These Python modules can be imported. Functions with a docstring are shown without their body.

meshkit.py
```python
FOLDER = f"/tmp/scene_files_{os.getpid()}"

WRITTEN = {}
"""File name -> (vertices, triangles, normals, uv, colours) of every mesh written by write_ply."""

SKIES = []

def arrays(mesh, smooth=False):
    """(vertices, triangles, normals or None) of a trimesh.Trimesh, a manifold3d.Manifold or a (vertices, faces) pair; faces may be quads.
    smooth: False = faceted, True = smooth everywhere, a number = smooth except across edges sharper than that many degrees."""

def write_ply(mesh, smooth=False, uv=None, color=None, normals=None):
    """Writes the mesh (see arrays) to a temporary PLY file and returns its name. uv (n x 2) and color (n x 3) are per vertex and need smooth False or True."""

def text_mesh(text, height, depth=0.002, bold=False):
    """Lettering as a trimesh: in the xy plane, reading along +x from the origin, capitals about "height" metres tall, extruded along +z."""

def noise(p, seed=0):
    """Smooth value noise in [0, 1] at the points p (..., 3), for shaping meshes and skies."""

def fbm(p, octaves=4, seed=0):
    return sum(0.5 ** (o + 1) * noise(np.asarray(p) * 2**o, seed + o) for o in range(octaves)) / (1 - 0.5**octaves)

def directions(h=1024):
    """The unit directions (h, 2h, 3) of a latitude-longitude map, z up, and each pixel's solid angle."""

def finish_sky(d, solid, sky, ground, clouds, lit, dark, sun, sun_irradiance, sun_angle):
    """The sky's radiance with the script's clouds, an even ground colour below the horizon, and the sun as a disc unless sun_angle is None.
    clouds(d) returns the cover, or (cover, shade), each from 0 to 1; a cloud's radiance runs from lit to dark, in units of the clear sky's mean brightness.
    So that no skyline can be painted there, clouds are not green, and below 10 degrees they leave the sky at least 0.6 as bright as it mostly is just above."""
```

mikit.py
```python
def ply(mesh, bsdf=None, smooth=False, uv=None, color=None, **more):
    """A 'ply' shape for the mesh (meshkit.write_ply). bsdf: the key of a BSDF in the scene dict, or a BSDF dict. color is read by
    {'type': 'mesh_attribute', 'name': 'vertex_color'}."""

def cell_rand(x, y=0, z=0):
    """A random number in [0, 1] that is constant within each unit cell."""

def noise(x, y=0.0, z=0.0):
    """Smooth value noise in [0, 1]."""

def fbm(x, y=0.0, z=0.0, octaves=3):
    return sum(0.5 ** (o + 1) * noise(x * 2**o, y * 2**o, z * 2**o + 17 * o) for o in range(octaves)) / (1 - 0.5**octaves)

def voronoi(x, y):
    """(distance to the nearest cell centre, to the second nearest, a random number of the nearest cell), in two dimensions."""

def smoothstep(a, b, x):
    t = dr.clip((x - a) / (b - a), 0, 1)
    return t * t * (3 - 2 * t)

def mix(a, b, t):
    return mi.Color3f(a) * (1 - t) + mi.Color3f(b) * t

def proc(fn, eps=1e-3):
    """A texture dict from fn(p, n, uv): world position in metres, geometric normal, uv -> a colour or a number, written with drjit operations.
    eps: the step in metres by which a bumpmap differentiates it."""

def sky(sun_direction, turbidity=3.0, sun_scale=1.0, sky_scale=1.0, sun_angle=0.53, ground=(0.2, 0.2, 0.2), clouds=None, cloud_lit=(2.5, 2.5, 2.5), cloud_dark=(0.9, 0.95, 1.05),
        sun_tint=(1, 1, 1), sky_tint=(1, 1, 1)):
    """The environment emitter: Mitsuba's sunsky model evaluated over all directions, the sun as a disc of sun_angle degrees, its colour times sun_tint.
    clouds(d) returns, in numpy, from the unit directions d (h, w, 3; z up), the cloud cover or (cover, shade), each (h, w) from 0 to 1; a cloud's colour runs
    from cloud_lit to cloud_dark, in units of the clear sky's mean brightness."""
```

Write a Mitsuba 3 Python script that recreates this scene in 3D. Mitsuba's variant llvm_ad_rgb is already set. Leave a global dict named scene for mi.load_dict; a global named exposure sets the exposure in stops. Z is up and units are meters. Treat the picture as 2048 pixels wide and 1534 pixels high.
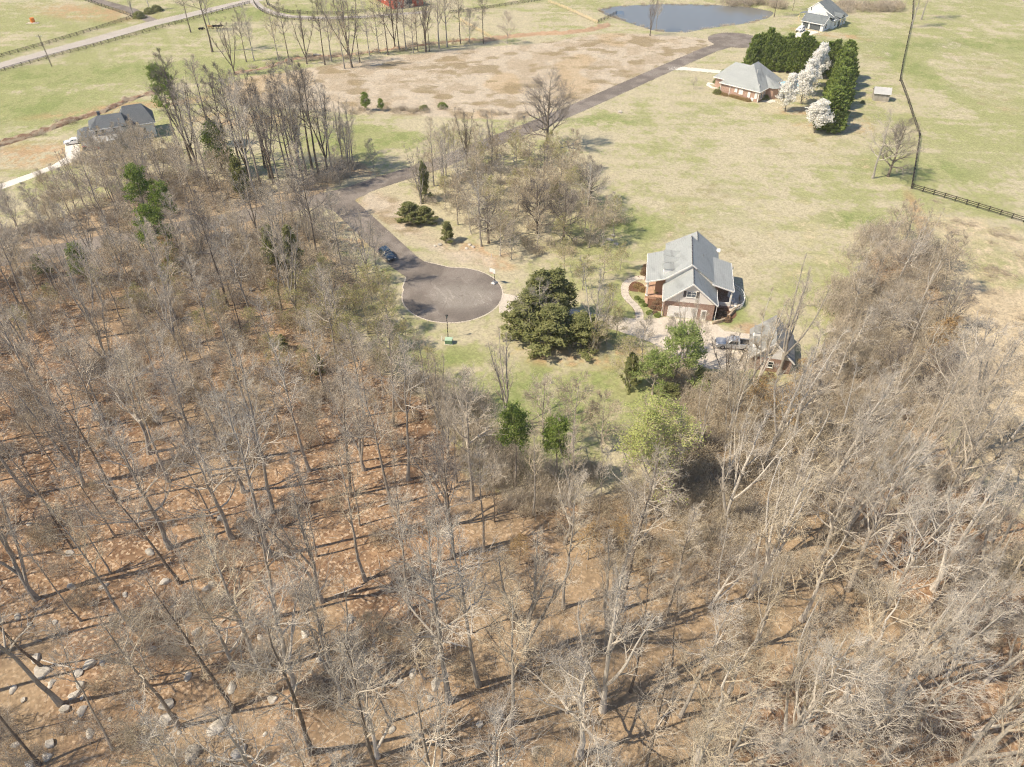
import math, random
import numpy as np, trimesh, shapely, manifold3d as m3
import mitsuba as mi, drjit as dr
import mikit, meshkit
from shapely.geometry import Polygon, LineString, Point
from mikit import noise, fbm, voronoi, cell_rand, smoothstep, mix
T = mi.ScalarTransform4f
scene, labels = {}, {}

# ---------------------------------------------------------------- camera, sky, exposure
CAM_H, PITCH, FOC = 78.0, math.radians(40.0), 1470.0          # metres, pitch below the horizon, focal length in photo pixels
scene['camera'] = {'type': 'perspective', 'fov': math.degrees(2 * math.atan(1024 / FOC)), 'fov_axis': 'x', 'near_clip': 1.0, 'far_clip': 9000.0, 'medium': {'type': 'ref', 'id': 'air'},
                   'to_world': T().look_at(origin=[0, 0, CAM_H], target=[0, math.cos(PITCH), CAM_H - math.sin(PITCH)], up=[0, 0, 1])}
SUN = np.array([-0.92, -0.30, 1.16])
scene['sky'] = mikit.sky(SUN.tolist(), turbidity=3.5, sun_tint=(.965, 1.0, 1.035), ground=(0.25, 0.21, 0.15))
exposure = 2.02
# the thin spring haze that pales the far fields
scene['air'] = {'type': 'homogeneous', 'albedo': .95, 'sigma_t': .00012}
scene['haze'] = {'type': 'cube', 'to_world': T().translate([0, 900, 45]).scale([1700, 1700, 48]), 'bsdf': {'type': 'null'}, 'interior': {'type': 'ref', 'id': 'air'}}
labels['haze'] = {'label': 'thin pale haze over the far fields', 'category': 'haze', 'kind': 'stuff'}


def G(px, py, z=0.0):
    """The point of the plane at height z that the survey photograph shows at pixel (px, py)."""
    x, y = (px - 1024) / FOC, (767 - py) / FOC
    d = np.array([x, math.cos(PITCH) + y * math.sin(PITCH), -math.sin(PITCH) + y * math.cos(PITCH)])
    return np.array([0, 0, CAM_H]) + (z - CAM_H) / d[2] * d


def GP(pts):
    return [tuple(G(*p)[:2]) for p in pts]


# ---------------------------------------------------------------- helpers: meshes
class MB:
    def __init__(self): self.v, self.f, self.n = [], [], 0
    def add(self, v, f):
        v, f = np.asarray(v, float).reshape(-1, 3), np.asarray(f, int)
        if f.shape[1] == 4: f = np.vstack([f[:, [0, 1, 2]], f[:, [0, 2, 3]]])
        self.v.append(v); self.f.append(f + self.n); self.n += len(v)
        return self
    def mesh(self): return np.vstack(self.v), np.vstack(self.f)


BOXF = np.array([[0, 3, 2, 1], [4, 5, 6, 7], [0, 1, 5, 4], [1, 2, 6, 5], [2, 3, 7, 6], [3, 0, 4, 7]])


def box(x0, x1, y0, y1, z0, z1):
    return np.array([[x0, y0, z0], [x1, y0, z0], [x1, y1, z0], [x0, y1, z0], [x0, y0, z1], [x1, y0, z1], [x1, y1, z1], [x0, y1, z1]], float), BOXF


def obox(c, r, n, w, d, h):
    """box centred at c: w along r, d along n, h along z."""
    c, r, n = (np.asarray(a, float) for a in (c, r, n))
    v, f = box(-w / 2, w / 2, -d / 2, d / 2, -h / 2, h / 2)
    return c + v[:, :1] * r + v[:, 1:2] * n + v[:, 2:] * np.array([0, 0, 1.0]), f


def join(*ms):
    b = MB()
    for m in ms: b.add(*m)
    return b.mesh()


def slab(pts, t):
    """a convex flat polygon in space (seen counter-clockwise from outside), t thick inwards."""
    p = np.asarray(pts, float)
    nrm = np.cross(p[1] - p[0], p[2] - p[0]); nrm /= np.linalg.norm(nrm)
    k = len(p); v = np.vstack([p, p - nrm * t])
    f = [[0, i, i + 1] for i in range(1, k - 1)] + [[k, k + i + 1, k + i] for i in range(1, k - 1)]
    for i in range(k):
        j = (i + 1) % k
        f += [[i, k + i, k + j], [i, k + j, j]]
    return v, np.array(f)


def slab_up(pts, t):
    """slab whose outside is the upper side whatever the order of pts."""
    p = np.asarray(pts, float)
    if np.cross(p[1] - p[0], p[2] - p[0])[2] < 0: p = p[::-1]
    return slab(p, t)


def prism_v(poly, v0, v1):
    """poly in (u, z), extruded along v."""
    m = trimesh.creation.extrude_polygon(Polygon(poly), v1 - v0, engine='earcut')
    v = np.array(m.vertices); v = np.stack([v[:, 0], v1 - v[:, 2], v[:, 1]], 1)
    return v, np.array(m.faces)


def prism(poly, z0, z1):
    poly = poly if isinstance(poly, shapely.geometry.base.BaseGeometry) else Polygon(poly)
    ms = [trimesh.creation.extrude_polygon(g, z1 - z0, engine='earcut') for g in getattr(poly, 'geoms', [poly])]
    b = MB()
    for m in ms: b.add(np.array(m.vertices) + [0, 0, z0], np.array(m.faces))
    return b.mesh()


def cyl(p0, p1, r0, r1=None, n=10):
    r1 = r0 if r1 is None else r1
    p0, p1 = np.asarray(p0, float), np.asarray(p1, float); d = p1 - p0; d /= np.linalg.norm(d)
    a = np.cross(d, [0, 0, 1] if abs(d[2]) < .9 else [1, 0, 0]); a /= np.linalg.norm(a); b = np.cross(d, a)
    t = np.arange(n) * 2 * np.pi / n; c = np.cos(t)[:, None] * a + np.sin(t)[:, None] * b
    v = np.vstack([p0 + c * r0, p1 + c * r1, [p0], [p1]]); i = np.arange(n); j = (i + 1) % n
    f = np.vstack([np.stack([i, j, j + n], 1), np.stack([i, j + n, i + n], 1), np.stack([j, i, i * 0 + 2 * n], 1), np.stack([i + n, j + n, i * 0 + 2 * n + 1], 1)])
    return v, f


def hull(pts, r=0.0, seg=8):
    if r <= 0: m = m3.Manifold.hull_points(np.asarray(pts, float).tolist()) if hasattr(m3.Manifold, 'hull_points') else None
    else: m = m3.Manifold.batch_hull([m3.Manifold.sphere(r, seg).translate(list(map(float, p))) for p in pts])
    m = m.to_mesh(); return np.array(m.vert_properties[:, :3], float), np.array(m.tri_verts)


def mat4(loc=(0, 0, 0), deg=0.0, s=1.0):
    c, q = math.cos(math.radians(deg)), math.sin(math.radians(deg))
    m = np.eye(4); m[:3, :3] = np.array([[c, -q, 0], [q, c, 0], [0, 0, 1]]) * s; m[:3, 3] = loc
    return m


def xf(mesh, M):
    v, f = mesh; v = np.asarray(v, float)
    return v @ M[:3, :3].T + M[:3, 3], f


# ---------------------------------------------------------------- helpers: the scene's objects
taken = set()


def number(key):
    k, i = key, 0
    while k in taken: i += 1; k = f'{key}_{i:03d}'
    taken.add(k); return k


def say(key, label, cat=None, group=None, kind=None):
    d = {}
    if label: d['label'] = label
    if cat: d['category'] = cat
    if group: d['group'] = group
    if kind: d['kind'] = kind
    labels[key] = d


def thing(name, label, cat, group=None):
    key = number(name); say(key, label, cat, group); return key


def one(name, mesh, mat, label, cat, group=None, smooth=False, to=None):
    key = thing(name, label, cat, group); put(key, mesh, mat, smooth, to); return key


def put(key, mesh, mat, smooth=False, to=None, **k):
    d = mesh if isinstance(mesh, dict) else mikit.ply(mesh, mat, smooth=smooth, **k)
    scene[key] = d if to is None else {**d, 'to_world': T(to)}


def part(parent, name, mesh, mat=None, smooth=False, to=None, label=None):
    key = number(f'{parent}__{name}'); put(key, mesh, mat, smooth, to)
    if label: labels[key] = {'label': label}
    return key


def struct(name, mesh, mat, smooth=False, **k):
    key = number(name); put(key, mesh, mat, smooth, **k); labels[key] = {'kind': 'structure'}; return key


# ---------------------------------------------------------------- materials
def bsdf(key, d): scene[key] = {'type': 'twosided', 'bsdf': d}; return key


def flat(key, c, rough=0.7, spec=0.3, metallic=0.0, **k):
    return bsdf(key, {'type': 'principled', 'base_color': {'type': 'rgb', 'value': list(c)}, 'roughness': rough, 'specular': spec, 'metallic': metallic, **k})


def proc(key, fn): return bsdf(key, {'type': 'diffuse', 'reflectance': mikit.proc(fn)})


def C(*c): return mi.Color3f(*c)


def ellip(p, x, y, a, b, deg, soft=0.35):
    c, s = math.cos(math.radians(deg)), math.sin(math.radians(deg)); dx, dy = p.x - x, p.y - y
    q = dr.sqrt(dr.square((dx * c + dy * s) / a) + dr.square((dy * c - dx * s) / b))
    return 1 - smoothstep(1 - soft, 1 + soft, q)


# spots of lusher grass and of bare clay, at their places on the ground
LUSH = [(*G(1215, 240)[:2], 9, 4, 0), (*G(1250, 455)[:2], 10, 5, 10), (*G(730, 280)[:2], 16, 9, 0), (*G(640, 395)[:2], 12, 4, 0), (*G(1250, 610)[:2], 5, 4, 0),
        (*G(880, 545)[:2], 9, 1.6, -8), (*G(870, 720)[:2], 7, 3, 0), (*G(1130, 790)[:2], 14, 8, 0), (*G(1830, 335)[:2], 14, 9, 0), (*G(1800, 120)[:2], 5, 40, 5),
        (*G(60, 220)[:2], 22, 14, 0), (*G(150, 150)[:2], 60, 10, 10), (*G(1700, 440)[:2], 7, 4, 0), (*G(1460, 620)[:2], 2.5, 6, -20), (*G(1900, 90)[:2], 45, 8, 0),
        (*G(1280, 680)[:2], 6, 2.5, -15), (*G(1050, 850)[:2], 10, 8, 0), (*G(1990, 540)[:2], 5, 12, 0), (*G(450, 30)[:2], 40, 9, 15)]
CLAY = [(*G(730, 420)[:2], 2.2, 10, 25), (*G(700, 470)[:2], 3, 7, 30), (*G(950, 500)[:2], 8, 2.2, -20), (*G(1840, 440)[:2], 1.6, 14, -12), (*G(560, 165)[:2], 14, 4, 0), (*G(60, 310)[:2], 13, 8, 0),
        (*G(1500, 660)[:2], 3, 2, 0), (*G(480, 240)[:2], 14, 6, 0), (*G(180, 25)[:2], 28, 10, -20), (*G(1130, 715)[:2], 9, 2.6, -8), (*G(1660, 68)[:2], 14, 3.5, -30), (*G(250, 215)[:2], 24, 4, 20),
        (*G(1230, 700)[:2], 5, 2, 0), (*G(985, 525)[:2], 5, 1.8, -30), (*G(1655, 255)[:2], 9, 4, 0), (*G(1600, 222)[:2], 8, 3, 0), (*G(1700, 240)[:2], 5, 9, 0)]


def ground_colour(p, n, uv):
    L, D = dr.clip(uv.x, 0, 1), dr.clip(uv.y, 0, 1)
    n1 = fbm(p.x / 21 + 3.1, p.y / 26 + 7.7, octaves=3)
    n2 = fbm(p.x / 4.3 + 11, p.y / 5.1 + 5, octaves=3)
    n3 = fbm(p.x * 1.1, p.y * 0.9, octaves=2)
    n4 = noise(p.x * 4.1, p.y * 4.1)
    streak = fbm(p.x / 11.0 - p.y / 60.0 + 9, p.y / 2.6 + p.x / 33.0, octaves=2)
    lush = mi.Float(0)
    for e in LUSH: lush = dr.maximum(lush, ellip(p, *e, soft=0.6))
    clay = mi.Float(0)
    for e in CLAY: clay = dr.maximum(clay, ellip(p, *e, soft=0.55))
    past = smoothstep(-30, -90, p.x) * smoothstep(185, 215, p.y)
    g = smoothstep(.42, .71, n1 * .36 + n2 * .36 + streak * .28 + lush * .26 + past * .10 + smoothstep(95, 125, p.x) * smoothstep(140, 155, p.y) * .085 + smoothstep(170, 215, p.y) * .02 + (n3 - .5) * .30 + (n4 - .5) * .08)
    rf = smoothstep(70, 110, p.x - (p.y - 150) * .25) * smoothstep(150, 165, p.y)
    tr = p.x * .35 + p.y + 9 * noise(p.x / 60, p.y / 60)
    g = dr.clip(g + rf * .45 * (noise(tr / 5.2, p.x / 90) - .45), 0, 1)
    track = smoothstep(.86, .97, dr.abs(dr.sin((p.x * .9 + p.y * .5 + 12 * noise(p.x / 50, p.y / 50)) * .21))) * smoothstep(.45, .6, noise(p.x / 40 + 4, p.y / 40))
    g = dr.clip(g - track * .22, 0, 1)
    grass = mix(C(.475, .43, .30), C(.33, .34, .165), g)
    grass = mix(grass, C(.215, .265, .095), lush * smoothstep(.42, .62, n2 * .6 + n3 * .4) * .7)
    clayc = mix(C(.48, .34, .22), C(.43, .28, .165), n2)
    grass = mix(grass, clayc, clay * smoothstep(.36, .58, n2 * .55 + n3 * .45) * .8)
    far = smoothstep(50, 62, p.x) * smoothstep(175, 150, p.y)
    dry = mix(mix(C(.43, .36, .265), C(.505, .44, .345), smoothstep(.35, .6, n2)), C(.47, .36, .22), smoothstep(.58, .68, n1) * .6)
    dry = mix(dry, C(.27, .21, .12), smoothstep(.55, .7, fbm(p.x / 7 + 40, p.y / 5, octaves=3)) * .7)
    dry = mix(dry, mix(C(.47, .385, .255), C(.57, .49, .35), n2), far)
    leaf, _, which = voronoi(p.x * 3.6 + n3, p.y * 3.6 + n3)
    lit = mix(C(.345, .232, .145), C(.235, .155, .10), smoothstep(.38, .64, n2))
    lit = mix(lit, C(.56, .435, .31), smoothstep(.74, .92, which) * .8)
    lit = mix(lit, C(.18, .105, .065), smoothstep(.26, .08, which) * .7)
    lit = mix(lit, C(.36, .285, .19), smoothstep(.45, .65, n1) * .6)
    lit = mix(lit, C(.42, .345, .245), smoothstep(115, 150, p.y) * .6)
    wl = smoothstep(.34, .66, L + (n2 - .5) * .55 + (n3 - .5) * .3)
    wd = smoothstep(.30, .70, D + (n2 - .5) * .5 + (n3 - .5) * .3)
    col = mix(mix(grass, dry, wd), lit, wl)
    n5 = noise(p.x * 1.9 + 3, p.y * 2.3)
    return col * (.74 + .34 * n4 * (.6 + .8 * n3) + .18 * n5)


proc('ground_mat', ground_colour)


def asphalt_colour(p, n, uv):
    a = fbm(p.x / 3.0, p.y / 3.0, octaves=3); b = fbm(p.x * 1.7 + p.y * .9, p.y * .35 - p.x * .2, octaves=3); s = noise(p.x * 9, p.y * 9)
    c = mix(C(.195, .172, .154), C(.27, .24, .215), smoothstep(.3, .7, a))
    r = dr.sqrt(dr.square(p.x + 9.5) + dr.square((p.y - 119) * 1.2))
    c = mix(c, C(.35, .325, .29), (1 - smoothstep(3.0, 8.0, r)) * .55)
    scuff = smoothstep(.60, .72, b) * smoothstep(.42, .6, a)
    c = mix(c, C(.44, .41, .365), (scuff * (1 - smoothstep(3, 10, r)) * .55 + scuff * .12) * smoothstep(.3, .6, s * .5 + noise(p.x * 3, p.y * 3) * .5))
    v1, v2, _ = voronoi(p.x / 3.7 + a, p.y / 3.1 + a)
    c = mix(c, C(.13, .12, .115), (1 - smoothstep(.0, .035, v2 - v1)) * smoothstep(.45, .6, noise(p.x / 5, p.y / 5)) * .6)
    return c * (.85 + .3 * s)


proc('asphalt_mat', asphalt_colour)
proc('road_mat', lambda p, n, uv: mix(C(.43, .40, .36), C(.52, .48, .43), fbm(p.x / 4, p.y / 2)) * (.9 + .2 * noise(p.x * 5, p.y * 5)))
proc('concrete_mat', lambda p, n, uv: mix(C(.55, .495, .415), C(.67, .61, .525), fbm(p.x / 1.6, p.y / 1.6, octaves=4)) * (.86 + .28 * noise(p.x * 7, p.y * 7)))
proc('white_concrete_mat', lambda p, n, uv: mix(C(.70, .66, .58), C(.80, .76, .69), fbm(p.x / 2, p.y / 2)))


def brick(a, b, mortar):
    def fn(p, n, uv):
        h = p.x * .8 - p.y * .6 + p.z * 0
        h = dr.select(dr.abs(n.x) > dr.abs(n.y), p.y, p.x)
        row = dr.floor(p.z / .075); x = h / .22 + row * .5
        fx, fz = x - dr.floor(x), p.z / .075 - row
        joint = 1 - smoothstep(.02, .07, fx) * (1 - smoothstep(.93, .98, fx)) * smoothstep(.08, .16, fz)
        c = mix(a, b, cell_rand(dr.floor(x), row, 3)) * (.85 + .3 * fbm(h / 2, p.z / 2))
        return mix(c, mortar, joint * .8)
    return fn


proc('brick_mat', brick((.30, .19, .15), (.38, .255, .205), (.48, .42, .37)))
proc('red_brick_mat', brick((.43, .27, .205), (.50, .33, .26), (.58, .50, .43)))


def shingle(c0, c1, stain):
    def fn(p, n, uv):
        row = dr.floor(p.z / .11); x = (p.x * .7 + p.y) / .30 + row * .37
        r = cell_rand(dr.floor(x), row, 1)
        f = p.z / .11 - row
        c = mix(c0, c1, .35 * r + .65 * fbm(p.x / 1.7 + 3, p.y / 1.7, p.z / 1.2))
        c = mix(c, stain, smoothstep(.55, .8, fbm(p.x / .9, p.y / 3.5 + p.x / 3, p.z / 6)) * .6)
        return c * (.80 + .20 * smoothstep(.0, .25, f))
    return fn


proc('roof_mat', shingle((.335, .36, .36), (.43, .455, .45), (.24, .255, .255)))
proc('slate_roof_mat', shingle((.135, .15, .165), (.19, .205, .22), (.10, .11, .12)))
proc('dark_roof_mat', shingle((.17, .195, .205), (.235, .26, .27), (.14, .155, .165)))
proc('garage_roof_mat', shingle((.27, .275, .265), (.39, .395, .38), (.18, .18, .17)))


def siding(c):
    def fn(p, n, uv):
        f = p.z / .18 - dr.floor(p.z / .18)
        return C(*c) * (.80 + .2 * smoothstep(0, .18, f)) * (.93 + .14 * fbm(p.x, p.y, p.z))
    return fn


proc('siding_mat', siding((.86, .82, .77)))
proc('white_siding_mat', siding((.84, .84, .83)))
proc('grey_wood_mat', lambda p, n, uv: mix(C(.36, .33, .28), C(.52, .49, .43), fbm(p.x * 3 + p.y * 3, p.z * .6)) )
proc('metal_roof_mat', lambda p, n, uv: mix(C(.46, .47, .47), C(.58, .58, .57), fbm(p.x * 1.5, p.y * 1.5)))
flat('white_trim', (.82, .81, .78), .5)
flat('white_paint', (.80, .80, .79), .35, .5)
flat('glass_dark', (.035, .045, .055), .08, .7)
flat('glass_sky', (.10, .13, .16), .08, .8)
flat('shutter_mat', (.11, .10, .10), .6)
flat('dark_door', (.10, .115, .12), .5)
flat('black_paint', (.02, .02, .02), .45)
flat('fence_mat', (.045, .038, .032), .8)
flat('new_wood', (.62, .50, .31), .8)
flat('blue_rail', (.10, .22, .40), .6)
flat('car_blue', (.018, .045, .085), .22, .6, clearcoat=.8)
flat('car_white', (.78, .78, .78), .25, .5, clearcoat=.6)
flat('car_silver', (.45, .47, .50), .3, .5, .4, clearcoat=.5)
flat('tyre_mat', (.02, .02, .02), .9)
flat('rim_mat', (.45, .45, .46), .35, .5, .7)
flat('lamp_red', (.35, .02, .02), .3)
flat('lamp_clear', (.7, .7, .68), .2, .6)
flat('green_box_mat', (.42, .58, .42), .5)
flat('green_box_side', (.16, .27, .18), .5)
flat('red_paint', (.55, .06, .035), .45)
flat('barn_red', (.42, .10, .065), .8)
flat('orange_paint', (.70, .20, .03), .6)
flat('cow_black', (.02, .018, .017), .85)
flat('cow_tan', (.36, .24, .11), .85)
flat('pool_blue', (.30, .52, .62), .3, .5)
flat('pool_wall', (.55, .60, .62), .5)
flat('mulch_mat', (.17, .095, .06), .95, .1)
flat('steel_mat', (.42, .42, .42), .4, .5, .6)
flat('tan_brick_mat', (.50, .33, .235), .85)


def rock_colour(p, n, uv):
    a = fbm(p.x * 1.4, p.y * 1.4, p.z * 1.4, octaves=4)
    c = mix(C(.42, .39, .335), C(.64, .60, .53), smoothstep(.3, .68, a))
    return mix(c, C(.24, .24, .19), smoothstep(.6, .75, fbm(p.x * 5, p.y * 5, p.z * 5)) * .5)


proc('rock_mat', rock_colour)
proc('stone_mat', lambda p, n, uv: mix(C(.33, .27, .20), C(.50, .42, .33), cell_rand(dr.floor(p.x * 1.6), dr.floor(p.y * 1.6), dr.floor(p.z * 3))))


def bark(a, b, dark):
    def fn(p, n, uv):
        t = fbm(p.x * 2.2, p.y * 2.2, p.z * .7, octaves=3); w = noise(p.x / 6 + 5, p.y / 6)
        c = mix(a, b, smoothstep(.25, .75, t * .6 + w * .4))
        return mix(c, dark, smoothstep(.6, .8, fbm(p.x * 3 + 7, p.y * 3, p.z * 1.5)) * .55)
    return fn


proc('bark_grey', bark((.31, .285, .25), (.45, .415, .365), (.16, .145, .125)))
proc('bark_pale', bark((.54, .50, .44), (.68, .635, .565), (.28, .25, .22)))
proc('bark_dark', bark((.17, .14, .115), (.26, .22, .18), (.09, .075, .06)))
proc('bark_mauve', bark((.31, .27, .225), (.43, .385, .325), (.17, .145, .12)))
proc('twig_tan', bark((.45, .385, .285), (.57, .50, .385), (.26, .22, .16)))
proc('twig_grey', bark((.45, .41, .35), (.585, .535, .46), (.26, .23, .195)))
proc('twig_dark', bark((.215, .185, .16), (.31, .275, .24), (.13, .11, .095)))
proc('twig_mauve', bark((.47, .415, .335), (.60, .535, .44), (.28, .24, .195)))


def leafmat(key, a, b, c2, trans=0.35):
    def fn(p, n, uv):
        t = noise(p.x * 1.3, p.y * 1.3, p.z * 1.3); u = noise(p.x * 7, p.y * 7, p.z * 7)
        return mix(mix(a, b, smoothstep(.25, .75, t)), c2, smoothstep(.6, .95, u) * .6)
    scene[key] = {'type': 'principledthin', 'base_color': mikit.proc(fn), 'roughness': .6, 'diff_trans': trans, 'spec_trans': 0.0}


leafmat('leaf_cypress', (.21, .285, .08), (.30, .375, .11), (.46, .50, .17), .7)
leafmat('leaf_cedar', (.24, .265, .11), (.345, .355, .16), (.46, .43, .24), .8)
leafmat('leaf_pine', (.19, .27, .065), (.28, .355, .10), (.38, .42, .16), .6)
leafmat('leaf_pale_pine', (.29, .37, .13), (.40, .47, .19), (.52, .55, .26), .8)
leafmat('leaf_lime', (.48, .54, .19), (.57, .61, .25), (.68, .66, .34), .8)
leafmat('leaf_bud', (.40, .40, .15), (.47, .46, .19), (.55, .5, .25), .7)
leafmat('leaf_tan', (.45, .31, .15), (.55, .38, .17), (.55, .42, .24), .6)
leafmat('leaf_rust', (.41, .28, .14), (.50, .35, .18), (.48, .36, .21), .6)
leafmat('blossom_white', (.88, .87, .83), (.93, .92, .89), (.80, .80, .68), .6)
leafmat('leaf_shrub', (.19, .25, .07), (.28, .34, .1), (.38, .42, .16), .5)
leafmat('leaf_hedge', (.36, .255, .13), (.45, .33, .17), (.36, .33, .16), .5)
leafmat('leaf_brown', (.27, .185, .125), (.35, .25, .17), (.30, .26, .16), .4)
scene['water_mat'] = {'type': 'bumpmap', 'arbitrary': mikit.proc(lambda p, n, uv: fbm(p.x * .9 + p.y * .3, p.y * .8, octaves=3), eps=.05), 'scale': .035,
                      'bsdf': {'type': 'principled', 'base_color': {'type': 'rgb', 'value': [.15, .155, .15]}, 'roughness': .11, 'specular': .45}}

# ---------------------------------------------------------------- ground: land cover and relief
def poly(px): return Polygon(GP(px)).buffer(0)


WOOD = [poly([(-500, 590), (0, 575), (120, 560), (330, 545), (480, 560), (600, 600), (680, 650), (740, 725), (850, 800), (890, 865), (935, 950), (1010, 1000), (1180, 1005), (1330, 950), (1420, 850),
              (1500, 790), (1600, 765), (1670, 680), (1690, 580), (1760, 490), (1830, 480), (1880, 540), (1890, 620), (1880, 700), (1920, 800), (1890, 880), (1985, 1000), (2150, 1100), (2500, 1534), (3200, 1760), (-1200, 1760)])]
SCRUB = [poly([(-300, 490), (0, 455), (120, 430), (230, 385), (300, 350), (430, 345), (560, 385), (640, 330), (690, 345), (660, 385), (600, 425), (650, 470), (700, 530), (770, 565), (690, 615), (560, 575), (-400, 590)]),
         poly([(1280, 720), (1350, 740), (1450, 745), (1500, 790), (1420, 850), (1350, 800), (1280, 760)]), poly([(780, 345), (720, 365), (660, 345), (680, 315), (740, 330)])]
COPSE = [poly([(825, 395), (880, 330), (960, 305), (1060, 310), (1130, 330), (1210, 390), (1245, 440), (1215, 500), (1110, 520), (1030, 500), (930, 480), (850, 440)]), poly([(1060, 640), (1180, 640), (1240, 690), (1120, 715), (1030, 690)])]
MEADOW = [poly([(430, 175), (520, 150), (640, 133), (780, 112), (950, 96), (1100, 85), (1200, 66), (1290, 68), (1420, 78), (1432, 97), (1330, 128), (1230, 172), (1140, 212), (1050, 240), (920, 236), (800, 228), (700, 226), (560, 215), (470, 215)]),
          poly([(712, 395), (760, 375), (800, 400), (840, 450), (900, 490), (990, 515), (1020, 550), (990, 540), (900, 520), (790, 460), (720, 420)])]
STRAW = [poly([(1850, 395), (2048, 455), (2300, 530), (2500, 900), (2150, 1080), (1990, 990), (1900, 880), (1940, 800), (1890, 700), (1900, 620), (1870, 540), (1840, 500)])]
WORN = [poly([(1100, 700), (1220, 690), (1280, 720), (1250, 760), (1100, 735)]), poly([(1690, 90), (1720, 40), (1800, 40), (1790, 130), (1700, 200), (1800, 330), (1780, 370), (1690, 330), (1600, 330), (1400, 300), (1560, 245), (1690, 250)]),
        poly([(1140, 215), (1330, 140), (1440, 118), (1440, 150), (1300, 180)]), poly([(1300, 340), (1700, 400), (1720, 560), (1500, 600), (1300, 500)]), poly([(1850, 60), (2048, 120), (2048, 250), (1880, 180)])]
POND = poly([(1208, 18), (1240, 12), (1330, 8), (1430, 10), (1500, 14), (1540, 22), (1530, 31), (1500, 41), (1440, 48), (1365, 60), (1320, 58), (1290, 50), (1240, 33), (1215, 25)])
CUL = (-11.5, 119.9, 9.6)

xs = np.concatenate([-240 - np.geomspace(1400, 6, 22), np.arange(-240, 240.1, 1.25), 240 + np.geomspace(6, 1400, 22)])
ys = np.concatenate([8 - np.geomspace(700, 6, 16), np.arange(8, 420.1, 1.25), 420 + np.geomspace(6, 2100, 22)])
GX, GY = np.meshgrid(xs, ys)
FX, FY = GX.ravel(), GY.ravel()


def mask(polys): return np.maximum.reduce([shapely.contains_xy(q, FX, FY) for q in polys]).astype(float).reshape(GX.shape)


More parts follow.
